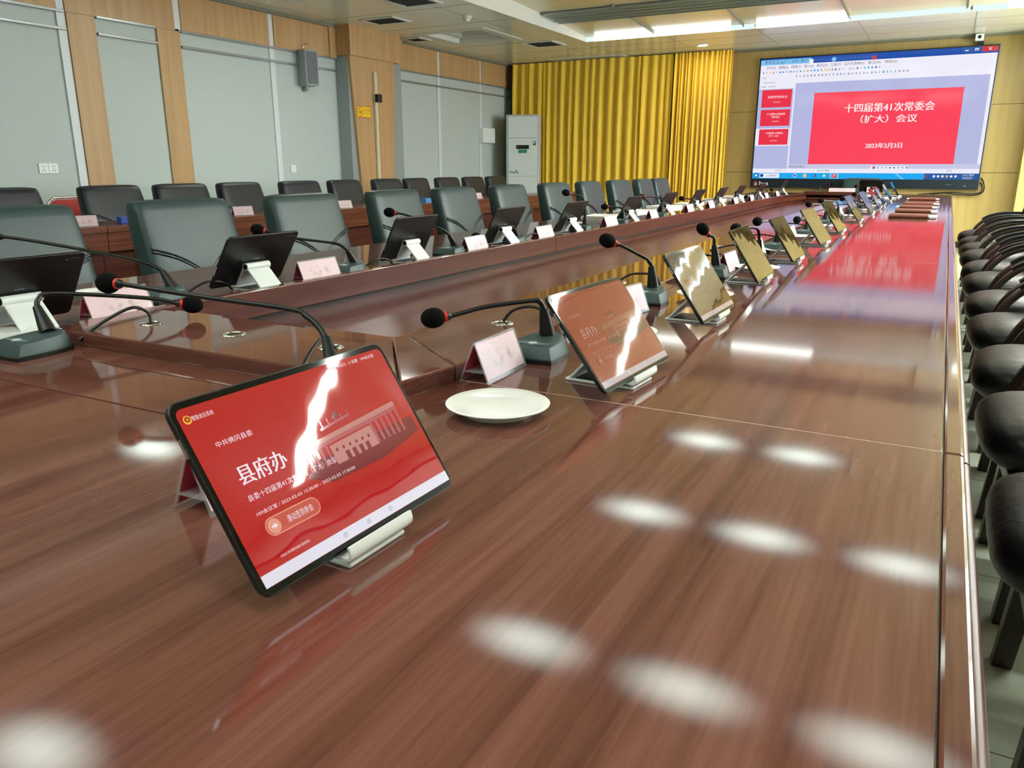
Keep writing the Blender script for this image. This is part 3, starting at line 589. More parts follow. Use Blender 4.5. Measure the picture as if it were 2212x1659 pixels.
RF = [((-0.62,3.18,0.800),(-0.668,2.98,0.905)),((-0.645,3.72,0.800),(-0.70,3.52,0.897)),((-0.645,4.56,0.800),(-0.676,4.428,0.852)),((-0.66,5.45,0.800),(-0.74,5.25,0.898)),((-0.66,6.1,0.800),(-0.76,5.95,0.893)),((-0.64,7.05,0.800),(-0.72,6.87,0.874)),((-.65,7.95,.8),(-.72,7.8,.88)),((-.65,8.8,.8),(-.73,8.66,.87)),((-.65,9.85,.8),(-.73,9.7,.88))]
MG = 'microphones along the right side of the table'; MGL = 'microphones along the left side of the table'
cabs = {1: [(-.655, 1.44, .776), (-.69, 1.50, .806), (-.76, 1.515, .830), (-.81, 1.508, .822), (-.834, 1.500, .795)], 2: [(-.690, 2.19, .778), (-.73, 2.24, .815), (-.80, 2.24, .815), (-.835, 2.22, .793)], 3: [(-.66, 2.80, .778), (-.70, 2.85, .81), (-.79, 2.82, .82), (-.835, 2.785, .793)], 0: [(-.94, .96, .778), (-.965, 1.03, .812), (-.99, 1.09, .82), (-1.012, 1.13, .793)]}
rn = ['gooseneck microphone behind the foreground tablet, long neck reaching left', 'gooseneck microphone behind the white saucer and pink nameplate, head bent left', 'gooseneck microphone just behind the second right-row tablet, head bent up', 'gooseneck microphone with upright neck behind the third right-row tablet']
for i, P in enumerate(RM + RF):
    cb_ = cabs.get(i)
    if i > 3: x, y = P[0][:2]; cb_ = [(x, y+.035, .776), (x-.03, y+.10, .81), (x-.12, y+.11, .815), (-.83, y+.08, .792)]
    mic(P, rn[i] if i < 4 else 'gooseneck microphone %s from the near end of the right row' % ORD[i], MG, cb_)
LM = [
 [(-1.605,0.940,0.800),(-1.647,0.950,0.829),(-1.663,0.958,0.841),(-1.674,0.970,0.856),(-1.670,0.992,0.865),(-1.617,1.066,0.856),(-1.550,1.154,0.840),(-1.518,1.192,0.826),(-1.498,1.216,0.821)],
 [(-1.915,1.500,0.783),(-1.930,1.497,0.811),(-1.950,1.494,0.838),(-1.985,1.475,0.860),(-2.040,1.432,0.881),(-2.171,1.305,0.924),(-2.225,1.250,0.940),(-2.243,1.231,0.944),(-2.265,1.206,0.945)],
 [(-1.835,2.21,0.784),(-1.840,2.20,0.815),(-1.850,2.187,0.838),(-1.866,2.17,0.858),(-1.885,2.145,0.868),(-1.965,2.056,0.887),(-2.015,2.021,0.906),(-2.045,1.998,0.912),(-2.068,1.981,0.918)],
 [(-1.838,2.89,0.784),(-1.845,2.875,0.818),(-1.855,2.86,0.843),(-1.868,2.84,0.863),(-1.890,2.81,0.880),(-1.945,2.751,0.916),(-1.984,2.723,0.932),(-2.006,2.705,0.938),(-2.034,2.683,0.942)],
 [(-1.835,3.46,0.770),(-1.836,3.45,0.796),(-1.837,3.43,0.821),(-1.838,3.40,0.845),(-1.842,3.37,0.848),(-1.860,3.26,0.832),(-1.868,3.20,0.822),(-1.876,3.17,0.814),(-1.889,3.139,0.812)]]
LF = [((-1.84,4.30,0.776),(-1.92,4.20,0.98)),((-1.84,4.93,0.785),(-1.94,4.85,0.872)),((-1.84,5.735,0.789),(-1.96,5.62,0.91)),((-1.84,6.53,0.781),(-1.91,6.47,0.868)),((-1.84,7.25,0.779),(-1.93,7.08,0.818)),((-1.84,8.10,0.800),(-1.86,8.2,0.863)),((-1.84,8.80,0.800),(-1.88,8.74,0.805)),((-1.84,9.7,.8),(-1.9,9.6,.85)),((-1.84,10.35,0.800),(-1.9,10.25,0.84))]
for i, P in enumerate(LM + LF):
    lab = 'gooseneck microphone on the grey base at the left edge of the view' if i == 0 else 'gooseneck microphone %s from the near end of the left row' % ORD[i-1]
    x, y = P[0][:2]; cb_ = [(-1.575, .985, .775), (-1.56, 1.03, .805), (-1.54, 1.09, .83), (-1.535, 1.125, .815), (-1.527, 1.125, .792)] if i == 0 else [(x+.01, y+.035, .776), (x+.03, y+.09, .80), (x+.035, y+.15, .79), (x+.02, y+.19, .765)]
    mic(P, lab, MGL, cb_)
mic(((-1.52, 11.62, .8), (-1.36, 11.55, .885)), 'left gooseneck microphone of the facing pair at the far table head', 'microphones at the head of the table')
mic(((-.78, 11.5, .8), (-1.06, 11.55, .865)), 'right gooseneck microphone of the facing pair at the far table head', 'microphones at the head of the table')

# ------------------------------------------------------------------ nameplates
m = M['pinkname'] = mat('pale_pink_card_printed', 'e8c4cd', .5); nt = m.node_tree; N = nt.nodes.new; Lk = nt.links.new
tc = N('ShaderNodeTexCoord'); mp = N('ShaderNodeMapping'); mp.inputs['Location'].default_value = (0, 0, -1.75); mp.inputs['Scale'].default_value = (0, 18, 50)
ln = N('ShaderNodeVectorMath'); ln.operation = 'LENGTH'; mr = N('ShaderNodeMapRange'); mr.interpolation_type = 'SMOOTHSTEP'
for k, v in zip(('From Min', 'From Max', 'To Min', 'To Max'), (.45, 1.15, 1, 0)): mr.inputs[k].default_value = v
nz = N('ShaderNodeTexNoise'); nz.inputs['Scale'].default_value = 40; nz.inputs['Detail'].default_value = 1
mr2 = N('ShaderNodeMapRange'); mr2.interpolation_type = 'SMOOTHSTEP'
for k, v in zip(('From Min', 'From Max', 'To Min', 'To Max'), (.42, .68, 0, .75)): mr2.inputs[k].default_value = v
mu = N('ShaderNodeMath'); mu.operation = 'MULTIPLY'; cm = N('ShaderNodeMix'); cm.data_type = 'RGBA'; cm.inputs[6].default_value = lin('e8c4cd'); cm.inputs[7].default_value = lin('a298a0')
Lk(tc.outputs['Object'], mp.inputs['Vector']); Lk(mp.outputs['Vector'], ln.inputs[0]); Lk(ln.outputs['Value'], mr.inputs['Value']); Lk(tc.outputs['Object'], nz.inputs['Vector']); Lk(nz.outputs['Fac'], mr2.inputs['Value'])
Lk(mr.outputs['Result'], mu.inputs[0]); Lk(mr2.outputs['Result'], mu.inputs[1]); Lk(mu.outputs[0], cm.inputs['Factor']); Lk(cm.outputs[2], nt.nodes['Principled BSDF'].inputs['Base Color'])
_np = {}
def nameplate(L, x, y, rz, label, group, z0=TZ):
    if L in _np: return dup(_np[L], (x, y, z0), rz, label, group)
    t = thing('nameplate', label, 'nameplate', (x, y, z0), rz, group); _np[L] = t; l = L/2; a = .030; h = .072
    c = MB()
    for s in (1, -1):
        o1, o2 = (s*(a-.004), .006), (s*.0016, h-.004); i1, i2 = (s*(a-.0052), .006), (s*.0004, h-.004); k = l-.003
        c.add([(o1[0], -k, o1[1]), (o1[0], k, o1[1]), (o2[0], k, o2[1]), (o2[0], -k, o2[1])], [(0, 1, 2, 3) if s > 0 else (3, 2, 1, 0)], 0)
        c.add([(i1[0], -k, i1[1]), (i1[0], k, i1[1]), (i2[0], k, i2[1]), (i2[0], -k, i2[1])], [(3, 2, 1, 0) if s > 0 else (0, 1, 2, 3)], 1)
    c.build('card', ['pinkname', 'crimson'], t)
    ac = MB()
    for s in (1, -1):
        p = [(s*(a-.003), -l, 0), (s*a, -l, 0), (s*.0025, -l, h), (s*.0002, -l, h-.001)]
        p = p if s > 0 else p[::-1]; ac.loft([p, [(q[0], l, q[2]) for q in p]])
    ac.box(-.020, .020, -l, l, .0185, .0205)
    ac.build('acrylic_holder', 'acryl', t)
    return t
NR = [(-.69, .605, .155), (-.693, 1.212, .155), (-.692, 1.90, .155), (-.66, 2.87, .155), (-.68, 3.43, .155), (-.68, 4.3, .155), (-.68, 5.15, .155), (-.68, 6.4, .155), (-.68, 7.3, .155), (-.68, 8.15, .155), (-.68, 9.05, .155)]
nn = ['nameplate mostly hidden behind the foreground tablet', 'pink nameplate beside the white saucer, its blurred name facing right', 'pink nameplate showing past the right edge of the second tablet']
for i, (x, y, L) in enumerate(NR): nameplate(L, x, y, math.radians((2, 2, -8)[i] if i < 3 else random.uniform(-6, 6)), nn[i] if i < 3 else 'pink tent nameplate %s from the near end of the right row' % ORD[i], 'nameplates on the right side')
NL = [(-1.815, 1.245, 4), (-1.815, 1.985, 0), (-1.81, 2.995, 2), (-1.812, 3.69, 0), (-1.812, 4.62, -2), (-1.812, 5.44, 2), (-1.812, 6.36, 0), (-1.812, 7.02, 0), (-1.812, 7.95, 0), (-1.812, 8.68, 0), (-1.812, 9.45, 0), (-1.812, 10.12, 0)]
for i, (x, y, r) in enumerate(NL): nameplate(.185, x, y, math.radians(r), 'pink tent nameplate at the rim, %s from the near end of the left row' % ORD[i], 'nameplates on the left side')
nameplate(.33, -1.22, 11.48, PI/2, 'long pale nameplate at the far head of the table', 'nameplate at the head of the table', TZ+.01)

# ------------------------------------------------------------------ saucers, folders, papers
def saucer(x, y, label, first=[]):
    if first: o = first[0].copy(); COL.objects.link(o)
    else:
        o = MB().lathe([(.001, .004), (.046, .004), (.048, 0), (.052, 0), (.054, .006), (.070, .0115), (.0805, .0155), (.081, .0170), (.0795, .0176), (.068, .0142), (.055, .0110), (.048, .0098), (.001, .0092)], 56).build('saucer', 'china', smooth=45); first.append(o)
    o.location = (x, y, TZ); tag(o, label, 'saucer', 'white saucers on the table'); return o
saucer(-.569, 1.005, 'white saucer in front of the pink nameplate, nearest on the right')
saucer(-1.785, .93, 'white saucer cut by the left edge of the view, beside the grey microphone base')
for i, (x, y) in enumerate(((-.60, 1.62), (-.575, 2.235), (-.570, 2.925), (-.60, 3.60), (-.66, 4.36), (-.64, 5.2), (-.64, 6.35), (-.62, 7.25), (-.62, 8.05), (-.62, 8.95))):
    saucer(x, y, 'white saucer behind the tablets of the right row, %s from the front' % ORD[i+1])
for i, (x, y) in enumerate(((-2.14, 1.42), (-2.1, 4.7), (-1.95, 7.65), (-1.95, 8.55))): saucer(x, y, 'white saucer behind the left row of tablets, %s from the front' % ORD[i])
for i, (y, sx) in enumerate(((6.55, .05), (7.30, .045), (8.0, .03), (8.7, .045), (10.0, .03))):
    t = thing('leather_folder', 'brown leather folder with white paper, %s of the five on the table' % ORD[i], 'folder', (-.215, y, TZ), random.uniform(-.03, .03), 'brown folders on the table')
    MB().box(-.13, .13, -.10, .10, 0, .008).box(-.13, .13, -.10, .10, .017, .026).tube([(-.13, -.10, .013), (.13, -.10, .013)], .0128, 12).build('cover', 'brown', t, bevel=.003, smooth=40)
    MB().box(-.10-(.06 if i in (2, 4) else 0), .13+sx, -.085, .09, .0085, .0165).build('paper', 'paper', t)
def papers(x, y, wx, wy, h, rz, label):
    mb = MB(); n = 3
    for k in range(n): d = .006*math.sin(5*k+y); mb.box(-wx+d, wx+d, -wy-d, wy-d, h*k/n, h*(k+1)/n-.0004)
    o = mb.build('paper_stack', 'paper'); o.location = (x, y, TZ); o.rotation_euler = (0, 0, rz); return tag(o, label, 'papers', 'paper stacks on the table')
for i, (x, y) in enumerate(((-2.24, 5.55), (-2.24, 6.25), (-2.22, 7.0), (-2.22, 7.8), (-2.22, 8.75), (-2.22, 9.6))): papers(x, y, .11, .16, .014+.004*(i % 3), random.uniform(-.15, .15), 'white paper stack behind the left row of tablets, %s from the front' % ORD[i])
for i, (x, y) in enumerate(((-.62, 9.6), (-.62, 10.3), (-.6, 10.95))): papers(x, y, .10, .13, .012, random.uniform(-.2, .2), 'white paper stack at the far end of the right row, %s from the front' % ORD[i])
t = thing('keyboard', 'pale keyboard lying at the far left of the table', 'keyboard', (-2.2, 10.45, TZ), .1)
MB().box(-.08, .08, -.22, .22, 0, .014).build('case', 'white', t, bevel=.003)
kb = MB()
for r in range(5):
    for c in range(14): kb.box(-.068+r*.028, -.046+r*.028, -.21+c*.03, -.186+c*.03, .014, .02)
kb.build('keys', 'print', t)

# ------------------------------------------------------------------ conference chairs (left side)
def exec_chair(label, loc, rz, leather, group):
    t = thing('conference_chair', label, 'chair', loc, rz, group)
    rings = []; n = 32
    lv = [(.50, .038, .235, 0), (.52, .05, .25, 0), (.60, .056, .26, 0), (.70, .058, .262, .008), (.80, .056, .260, .006), (.90, .052, .255, 0), (.95, .050, .250, 0), (.972, .046, .246, -.002), (.984, .036, .238, -.006), (.988, .018, .222, -.012)]
    for z, ht, hw, bul in lv:
        cx = -.19 - (z-.5)*.235; ring = []
        for k in range(n):
            a = 2*PI*k/n; c, s = math.cos(a), math.sin(a); sg = lambda q, p: math.copysign(abs(q)**p, q)
            ring.append((cx + ht*sg(c, .38) + (bul*(1-abs(s)) if c > 0 else 0), hw*sg(s, .30), z + (.006*(1-abs(s)**2) if z > .96 else 0)))
        rings.append(ring)
    bk = MB().loft(rings).build('backrest', leather, t, smooth=55)
    front = lambda y, z: (-.19-(z-.5)*.235 + .0585 + (.005 if abs(y) < .2 else 0) - max(0, abs(y)-.2)*.10, y, z)
    pp = MB()
    for dz in (0, .013):
        P = []
        for k in range(-10, 11):
            y = .245*k/10; a = abs(k)/10; P.append(front(y, .668 + dz + .125*a - .018*math.sin(PI*a)*-1))
        pp.tube(P, .0042, 6)
    pp.build('piping', 'pip', bk, smooth=60)
    MB().superell((.03, 0, .455), (.25, .255, .055), .4, .6).build('seat', leather, t, smooth=60)
    MB().tube([(-.12, 0, .40), (-.2, 0, .42), (-.245, 0, .52)], .022, 8).build('back_bracket', 'black', t, smooth=40)
    MB().lathe([(.03, .08), (.03, .30), (.022, .30), (.022, .42), (.09, .42), (.09, .43)], 16).build('gas_lift', 'black', t, smooth=40)
    for k in range(5):
        a = 2*PI*k/5+.3; l = MB().tube([(0, 0, .10), (.15*math.cos(a), .15*math.sin(a), .09), (.28*math.cos(a), .28*math.sin(a), .065)], [.026, .02, .014], 8).build('base_leg', 'black', t, smooth=40)
        MB().lathe([(.02, -.012), (.028, -.01), (.028, .01), (.02, .012)], 14, (.28*math.cos(a), .28*math.sin(a), .028), 'y').build('caster', 'black', l, smooth=40)
    return t
R1 = [1.60, 2.36, 3.10, 3.88, 4.55, 5.29, 6.09, 6.83, 7.58, 8.32, 8.88]
c0 = None
for i, y in enumerate(R1):
    lab = 'dark green leather chair, %s from the left of the front row' % ORD[i]; loc = (-2.60, y, 0); rz = math.radians([0, 3, 2, 4, 3, 2, 0, 2, -1, 2, 1][i])
    if c0 is None: c0 = exec_chair(lab, loc, rz, 'teal', 'green leather chairs at the table')
    else: dup(c0, loc, rz, lab)
R2 = [2.985, 3.79, 4.4, 5.025, 5.735, 6.40, 7.095, 7.66, 8.30, 8.92, 9.505]
c1 = None
for i, y in enumerate(R2):
    lab = 'charcoal leather chair, %s from the left of the back row' % ORD[i]; loc = (-5.10, y, .0); rz = math.radians([0, 4, 2, 6, 0, 5, 3, 6, 2, 4, 3][i])
    if c1 is None: c1 = exec_chair(lab, loc, rz, 'char', 'charcoal chairs of the back row')
    else: dup(c1, loc, rz, lab)
dup(c0, (-1.08, 12.33, -.04), -PI/2, 'greenish leather chair at the far head of the table, before the big screen')
# red chair against the left wall
t = thing('red_chair', 'red padded chair with chrome frame by the left wall, behind the back row', 'chair', (-6.0, 4.03, 0), 0)
MB().loft([rrect(.21, .50, .86, .07, -.235), rrect(.22, .49, .87, .075, -.225), rrect(.22, .49, .87, .075, -.20), rrect(.21, .50, .86, .07, -.19)]).build('backrest', 'redfab', t, smooth=40)
MB().superell((0, 0, .45), (.22, .22, .035), .4, .6).build('seat', 'redfab', t, smooth=60)
fr = MB()
for s in (1, -1): fr.tube(catmull([(.2, s*.225, 0), (.2, s*.225, .42), (0, s*.225, .43), (-.2, s*.225, .44), (-.225, s*.232, .6), (-.235, s*.225, .82), (-.235, s*.17, .885)], 5), .011, 10); fr.tube([(-.18, s*.225, .43), (-.24, s*.225, 0)], .011, 10)
fr.tube([(-.235, -.17, .885), (-.235, .17, .885)], .011, 10)
fr.build('chrome_frame', 'chrome', t, smooth=50)

# ------------------------------------------------------------------ wooden armchairs (right side), facing the table
def armchair(label, loc, rz):
    t = thing('wooden_armchair', label, 'chair', loc, rz, 'wooden armchairs on the right')
    MB().superell((0, 0, .445), (.275, .245, .085), .42, .75, 36, 18).build('seat', 'blk', t, smooth=80)
    MB().tube([(-.268*math.cos(a), .243*math.sin(a), .425) for a in [PI*(k-8)/17 for k in range(17)]], .005, 6).build('seat_piping', 'blk', t, smooth=60)
    MB().box(-.21, .24, -.225, .225, .345, .385).build('seat_frame', 'darkwood', t, bevel=.004)
    for s in (1, -1):
        P = catmull([(-.17, s*.262, .36), (-.155, s*.262, .45), (-.112, s*.264, .545), (-.03, s*.266, .622), (.10, s*.268, .662), (.25, s*.268, .668), (.36, s*.266, .664)], 5)
        a = MB().band(P, .042, .030, (0, 1, 0)).build('arm', 'darkwood', t, smooth=50)
        Q = [Vector(p)+Vector((-.010, 0, .018)) for p in P if p[0] > -.07]
        MB().band(Q, .050, .020, (0, 1, 0)).build('arm_pad', 'blk', a, smooth=50)
        for lx, tx in ((-.175, -.14), (.27, .24)):
            MB().loft([[(lx+dx*.021, s*.245+dy*.021, 0) for dx, dy in ((-1, -1), (1, -1), (1, 1), (-1, 1))], [(tx+dx*.026, s*.235+dy*.026, .40) for dx, dy in ((-1, -1), (1, -1), (1, 1), (-1, 1))]]).build('leg', 'darkwood', t, bevel=.003)
        MB().band([(.24, s*.225, .36), (.30, s*.225, .70), (.365, s*.22, .97)], .035, .03, (0, 1, 0)).build('back_post', 'darkwood', t)
    MB().loft([[(x, y, z) for x, y, z in rr] for rr in ([(.225+(z-.5)*.19, y, z) for _, y, z in rrect(.19, .50, .96, .07, 0)], [(.205+(z-.5)*.19, y, z) for _, y, z in rrect(.205, .485, .975, .08, 0)][::1], [(.26+(z-.5)*.19, y, z) for _, y, z in rrect(.205, .485, .975, .08, 0)], [(.275+(z-.5)*.19, y, z) for _, y, z in rrect(.19, .50, .96, .07, 0)])][::-1]).build('backrest', 'blk', t, smooth=50)
    return t
a0 = None
for i, y in enumerate([1.70, 2.40, 3.08, 3.80, 4.52, 5.34, 6.02, 6.83, 7.46, 8.13, 8.93]):
    lab = 'black leather wooden armchair on the right of the table, %s from the camera' % ORD[i]; rz = math.radians([0, 2, -2, 3, 0, 2, -3, 1, 3, -2, 0][i])
    if a0 is None: a0 = armchair(lab, (.43, y, 0), rz)
    else: dup(a0, (.43, y, 0), rz, lab)

# ------------------------------------------------------------------ back-row desk and what stands on it
t = thing('back_row_desk', 'long walnut desk of the back row along the left wall', 'desk', (-4.88, 5.2, 0))
for a, b in ((-5.3, -2.0), (-2.0, 1.2), (1.2, 4.55), (4.55, 5.9)):
    MB().box(-.23, .23, a+.002, b-.002, .72, .76).build('desktop', 'desk', t, bevel=.003)
    MB().box(.195, .222, a+.002, b-.002, .60, .72).build('front_band', 'desk', t, bevel=.002)
    MB().box(.12, .15, a+.002, b-.002, .02, .60).build('front_panel', 'table_dark', t)
for y in (-5.28, -1.73, .87, 4.01, 5.88): MB().box(-.2, .19, y-.02, y+.02, 0, .72).build('side_panel', 'desk', t)
for i, (y, r) in enumerate(((3.10, -70), (4.40, -18), (5.58, -15), (7.90, -8))):
    nameplate(.16, -4.735, y, math.radians(r if i else -20), 'small pink nameplate on the back-row desk, %s from the left' % ORD[i], 'nameplates on the back-row desk')
def cardbox(y, x, w, cols, label, h=.045):
    t = thing('card_box', label, 'box', (x, y, .76), math.radians(-12), 'small printed boxes on the back-row desk')
    MB().box(-.035, .035, -w/2, w/2, 0, h).build('box', cols[0], t, bevel=.002); f = MB().box(.0352, .036, -w/2+.004, -w*.02, .004, h-.004, 0).box(.0352, .036, w*.02, w/2-.004, .004, h-.004, 1); f.build('printed_front', [cols[1], cols[2]], t)
for i, (y, x, w, c) in enumerate(((3.46, -4.80, .12, ('blue', 'blue', 'purple')), (4.235, -4.79, .14, ('purple', 'purple', 'purple')), (5.36, -4.77, .20, ('purple', 'blue', 'purple')), (6.90, -4.73, .12, ('bluel', 'bluel', 'bluel')), (7.68, -4.73, .18, ('purple', 'purple', 'blue')), (8.80, -4.73, .26, ('purple', 'blue', 'purple')), (10.15, -4.73, .22, ('purple', 'purple', 'purple')))):
    cardbox(y, x, w, c, ['blue printed box beside the second charcoal chair on the back-row desk', 'purple printed box left of a pink nameplate on the back-row desk', 'blue and purple box on the back-row desk between the second and third green chairs', 'light blue card box on the back-row desk', 'purple box beside the farthest small nameplate on the back-row desk', 'blue and purple box on the back-row desk before the white air conditioner', 'purple box at the far end of the back-row desk'][i])

# ------------------------------------------------------------------ big display screen on the end wall
SX0, SX1, SZ0, SZ1, SY = -2.70, .385, .806, 2.668, 12.78
tv = thing('display_screen', 'huge wall display showing a red presentation slide', 'screen', (-1.16, SY, 0))
TVO = (-1.16, SY, 0)
MB().box(SX0, SX1, SY, SY+.10, SZ0, SZ1).build('frame', 'tvb', tv, TVO, bevel=.006)
ux0, ux1, uz0, uz1 = -2.676, .366, .938, 2.650
def sf(e): return lambda u, v: (ux0+(ux1-ux0)*u, SY-e, uz1+(uz0-uz1)*v)
def srect(mb, u0, u1, v0, v1, e, mi=0): f = sf(e); mb.add([f(u0, v0), f(u0, v1), f(u1, v1), f(u1, v0)], [(0, 1, 2, 3)], mi)
def sdisc(mb, u, v, r, e, mi=0): f = sf(e); c = f(u, v); mb.add([(c[0]+r*math.cos(2*PI*k/20), c[1], c[2]+r*math.sin(2*PI*k/20)) for k in range(20)], [tuple(range(20))], mi)
s_ = MB(); srect(s_, 0, 1, 0, 1, .001); scr_o = s_.build('screen', 'tvbg', tv, TVO)
def sp(name, mb, mats): return mb.build(name, mats, scr_o, TVO)
b = MB(); srect(b, 0, 1, 0, .05, .002, 0); srect(b, 0, .235, .008, .05, .003, 1); sdisc(b, .335, .03, .03, .003, 1); sdisc(b, .51, .035, .03, .003, 2); srect(b, .226, .243, .02, .05, .0035, 3); srect(b, .865, .898, 0, .038, .003, 4); srect(b, .898, .939, 0, .038, .003, 4); srect(b, .939, .998, 0, .038, .003, 2); srect(b, .874, .888, .021, .028, .004, 5)
srect(b, .912, .926, .010, .028, .004, 5); srect(b, .915, .923, .017, .024, .0045, 4)
f4 = sf(.0042)
for d in (1, -1): b.add([f4(.963, .019-d*.010), f4(.966, .019-d*.010), f4(.976, .019+d*.010), f4(.973, .019+d*.010)], [(0, 1, 2, 3)], 5)
sp('title_bar', b, ['tvblue', 'tvlite', 'tvclose', 'tvwtxt', 'tvnavy', 'tvwhite'])
b = MB(); srect(b, 0, 1, .05, .205, .002, 0); srect(b, 0, .17, .205, .245, .002, 0); srect(b, .165, .172, .205, .915, .003, 0); srect(b, .986, 1, .205, .88, .003, 0); srect(b, 0, 1, .915, .951, .003, 0); srect(b, .168, 1, .878, .915, .003, 1)
sp('window_band', b, ['tvwhite', 'tvgrey'])
tx = MB(); F = sf(.005)
text(tx, '常务会议.ppt * - WPS 演示', F, .018, .218, .012, .046)
for s, u0, u1 in (('文件(F)', .027, .073), ('编辑(E)', .085, .131), ('视图(V)', .143, .189), ('插入(I)', .203, .246), ('格式(O)', .26, .31), ('工具(T)', .322, .368), ('幻灯片放映(D)', .382, .47), ('窗口(W)', .486, .538), ('帮助(H)', .556, .606)): text(tx, s, F, u0, u1, .060, .087)
text(tx, '常务会议.ppt *', F, .022, .082, .186, .2); text(tx, '大纲', F, .008, .03, .218, .232); text(tx, '幻灯片', F, .045, .08, .218, .232); text(tx, '单击添加备注', F, .176, .25, .888, .906)
text(tx, '幻灯片 3 / 3', F, .11, .16, .923, .938); text(tx, '默认设计模板', F, .31, .365, .923, .938); text(tx, '67 %', F, .87, .89, .923, .938); text(tx, '67 %', F, .405, .43, .104, .118); text(tx, '宋体', F, .014, .03, .146, .16)
text(tx, '人民政府', F, .072, .118, .966, .984)
sp('menu_text', tx, 'tvtxt')
rr = random.Random(3); TC = ['tvsoft', 'tvnavy', 'tvyel', 'tvcyan', 'tvclose']
for k in range(34):
    u = .012+k*.0158
    if .38 < u < .43: continue
    b = MB(); srect(b, u, u+rr.uniform(.005, .009), .102+rr.uniform(0, .003), .119-rr.uniform(0, .003), .004); sp('toolbar_icon', b, TC[rr.choice([0, 0, 1, 2, 3, 0])])
for k in range(30):
    u = .17+k*.0166; b = MB(); srect(b, u, u+rr.uniform(.004, .008), .142, .157, .004); sp('toolbar_icon', b, TC[rr.choice([0, 0, 0, 3])])
for k, c in enumerate((4, 3, 0, 0, 1, 1, 0, 3, 1)): b = MB(); sdisc(b, .563+k*.0175, .906, .018 if k == 0 else .011, .005); sp('input_icon', b, TC[c])
ih = MB(); srect(ih, .548, .708, .893, .920, .0042); sp('input_bar', ih, 'tvwhite')
def slide(name, u0, u1, v0, v1, lines, e):
    b = MB(); srect(b, u0, u1, v0, v1, e, 0); F = sf(e+.0012)
    for s, a0_, a1_, b0_, b1_ in lines:
        for sh in ((0, .0016, .0008) if u1-u0 > .3 else (0,)): text(b, s, sf(e+.0012+sh*.1), u0+(u1-u0)*a0_+sh, u0+(u1-u0)*a1_+sh, v0+(v1-v0)*b0_, v0+(v1-v0)*b1_, 1)
    sp(name, b, ['tvred' if u1-u0 > .3 else 'tvth', 'tvwtxt'])
slide('slide', .2625, .8925, .291, .877, [('十四届第41次常委会', .225, .828, .165, .285), ('（扩大）会议', .345, .725, .325, .435), ('2023年2月3日', .40, .648, .705, .782)], .0025)
slide('slide_thumbnail', .017, .158, .252, .397, [('县政府党组会议', .20, .86, .33, .48), ('2023年2月3日', .40, .64, .66, .73)], .004)
slide('slide_thumbnail', .017, .158, .416, .552, [('十六届第36次县政府', .20, .84, .20, .34), ('常务会议', .38, .66, .38, .52), ('2023年2月3日', .40, .64, .68, .75)], .004)
hb = MB(); srect(hb, .000, .163, .572, .72, .0032, 0); sp('thumbnail_highlight', hb, 'tvwhite')
slide('slide_thumbnail', .017, .158, .579, .711, [('十四届第41次常委会', .22, .82, .18, .32), ('（扩大）会议', .34, .68, .37, .5), ('2023年2月3日', .40, .64, .70, .77)], .004)
b = MB(); srect(b, 0, 1, .951, 1, .003, 0); srect(b, .78, 1, .951, 1, .0034, 1); srect(b, .037, .132, .956, .995, .004, 2); sdisc(b, .019, .974, .034, .0045, 1); sdisc(b, .019, .974, .018, .005, 2)
for u, c in ((.207, 2), (.254, 2), (.299, 3), (.344, 4), (.047, 3)): sdisc(b, u, .974, .026, .0042, c)
sdisc(b, .207, .974, .018, .005, 3); sdisc(b, .344, .974, .015, .005, 2); srect(b, .246, .262, .965, .988, .005, 5); srect(b, .370, .41, .954, .998, .0042, 6); srect(b, .379, .401, .960, .991, .005, 7)
f5 = sf(.0055); text(b, 'P', f5, .385, .396, .965, .987, 2); text(b, 'K', f5, .295, .303, .966, .982, 2)
for k, c in enumerate((7, 3, 2, 2, 2, 5, 2, 2)): sdisc(b, .786+k*.0175, .974, .016, .0045, c)
text(b, '14:12 周四', f5, .937, .98, .956, .972, 2); text(b, '2023/2/3', f5, .937, .975, .979, .994, 2)
F5 = sf(.0042); b.add([F5(.655, .951), F5(.664, .951), F5(.70, 1), F5(.688, 1)], [(0, 3, 2, 1)], 6)
sp('taskbar', b, ['tvcyan', 'tvnavy', 'tvwhite', 'tvblue', 'tvgreen', 'tvyel', 'tvlite', 'tvclose'])
lg = MB(); Fz = lambda u, v: (-2.635+.21*u, SY-.0012, .905-.068*v)
text(lg, 'a', Fz, 0, .2, .35, 1, 0); text(lg, 'hua', Fz, .36, 1, .1, 1, 0); lg.box(-2.579, -2.571, SY-.0014, SY-.0010, .838, .898, 1)
for k in range(14):
    a = PI*.42+PI*1.15*k/13; b_ = PI*.42+PI*1.15*(k+1)/13; R_ = lambda q, r: (-2.612+r*math.cos(q), SY-.0012, .862+r*math.sin(q)*1.0); lg.add([R_(a, .036), R_(b_, .036), R_(b_, .041), R_(a, .041)], [(0, 1, 2, 3)], 1)
M['logo_red'] = mat('logo_red', 'c8232c', .4); lg.build('maker_logo', ['white', 'logo_red'], tv, TVO)
MB().box(-.02, .05, SY-.001, SY, .868, .872).box(.20, .23, SY-.001, SY, .85, .86).build('small_ports', 'vent', tv, TVO)
t = thing('power_cable', 'black cables looping from the lower right corner of the big display', 'cable', (.40, 12.84, .80))
for P in ([(.0, .05, .16), (.03, .02, .12), (.055, -.03, .03), (.03, -.02, -.04), (-.08, 0, -.07), (-.28, .0, -.06), (-.42, .01, -.045), (-.6, .01, -.07)], [(.0, .05, .10), (.03, .0, .05), (.015, -.02, -.03), (-.12, 0, -.052), (-.3, .0, -.035), (-.5, .01, -.045), (-.75, .01, -.07)]): MB().tube(catmull(P, 5), .008, 8).build('cable', 'black', t, smooth=50)
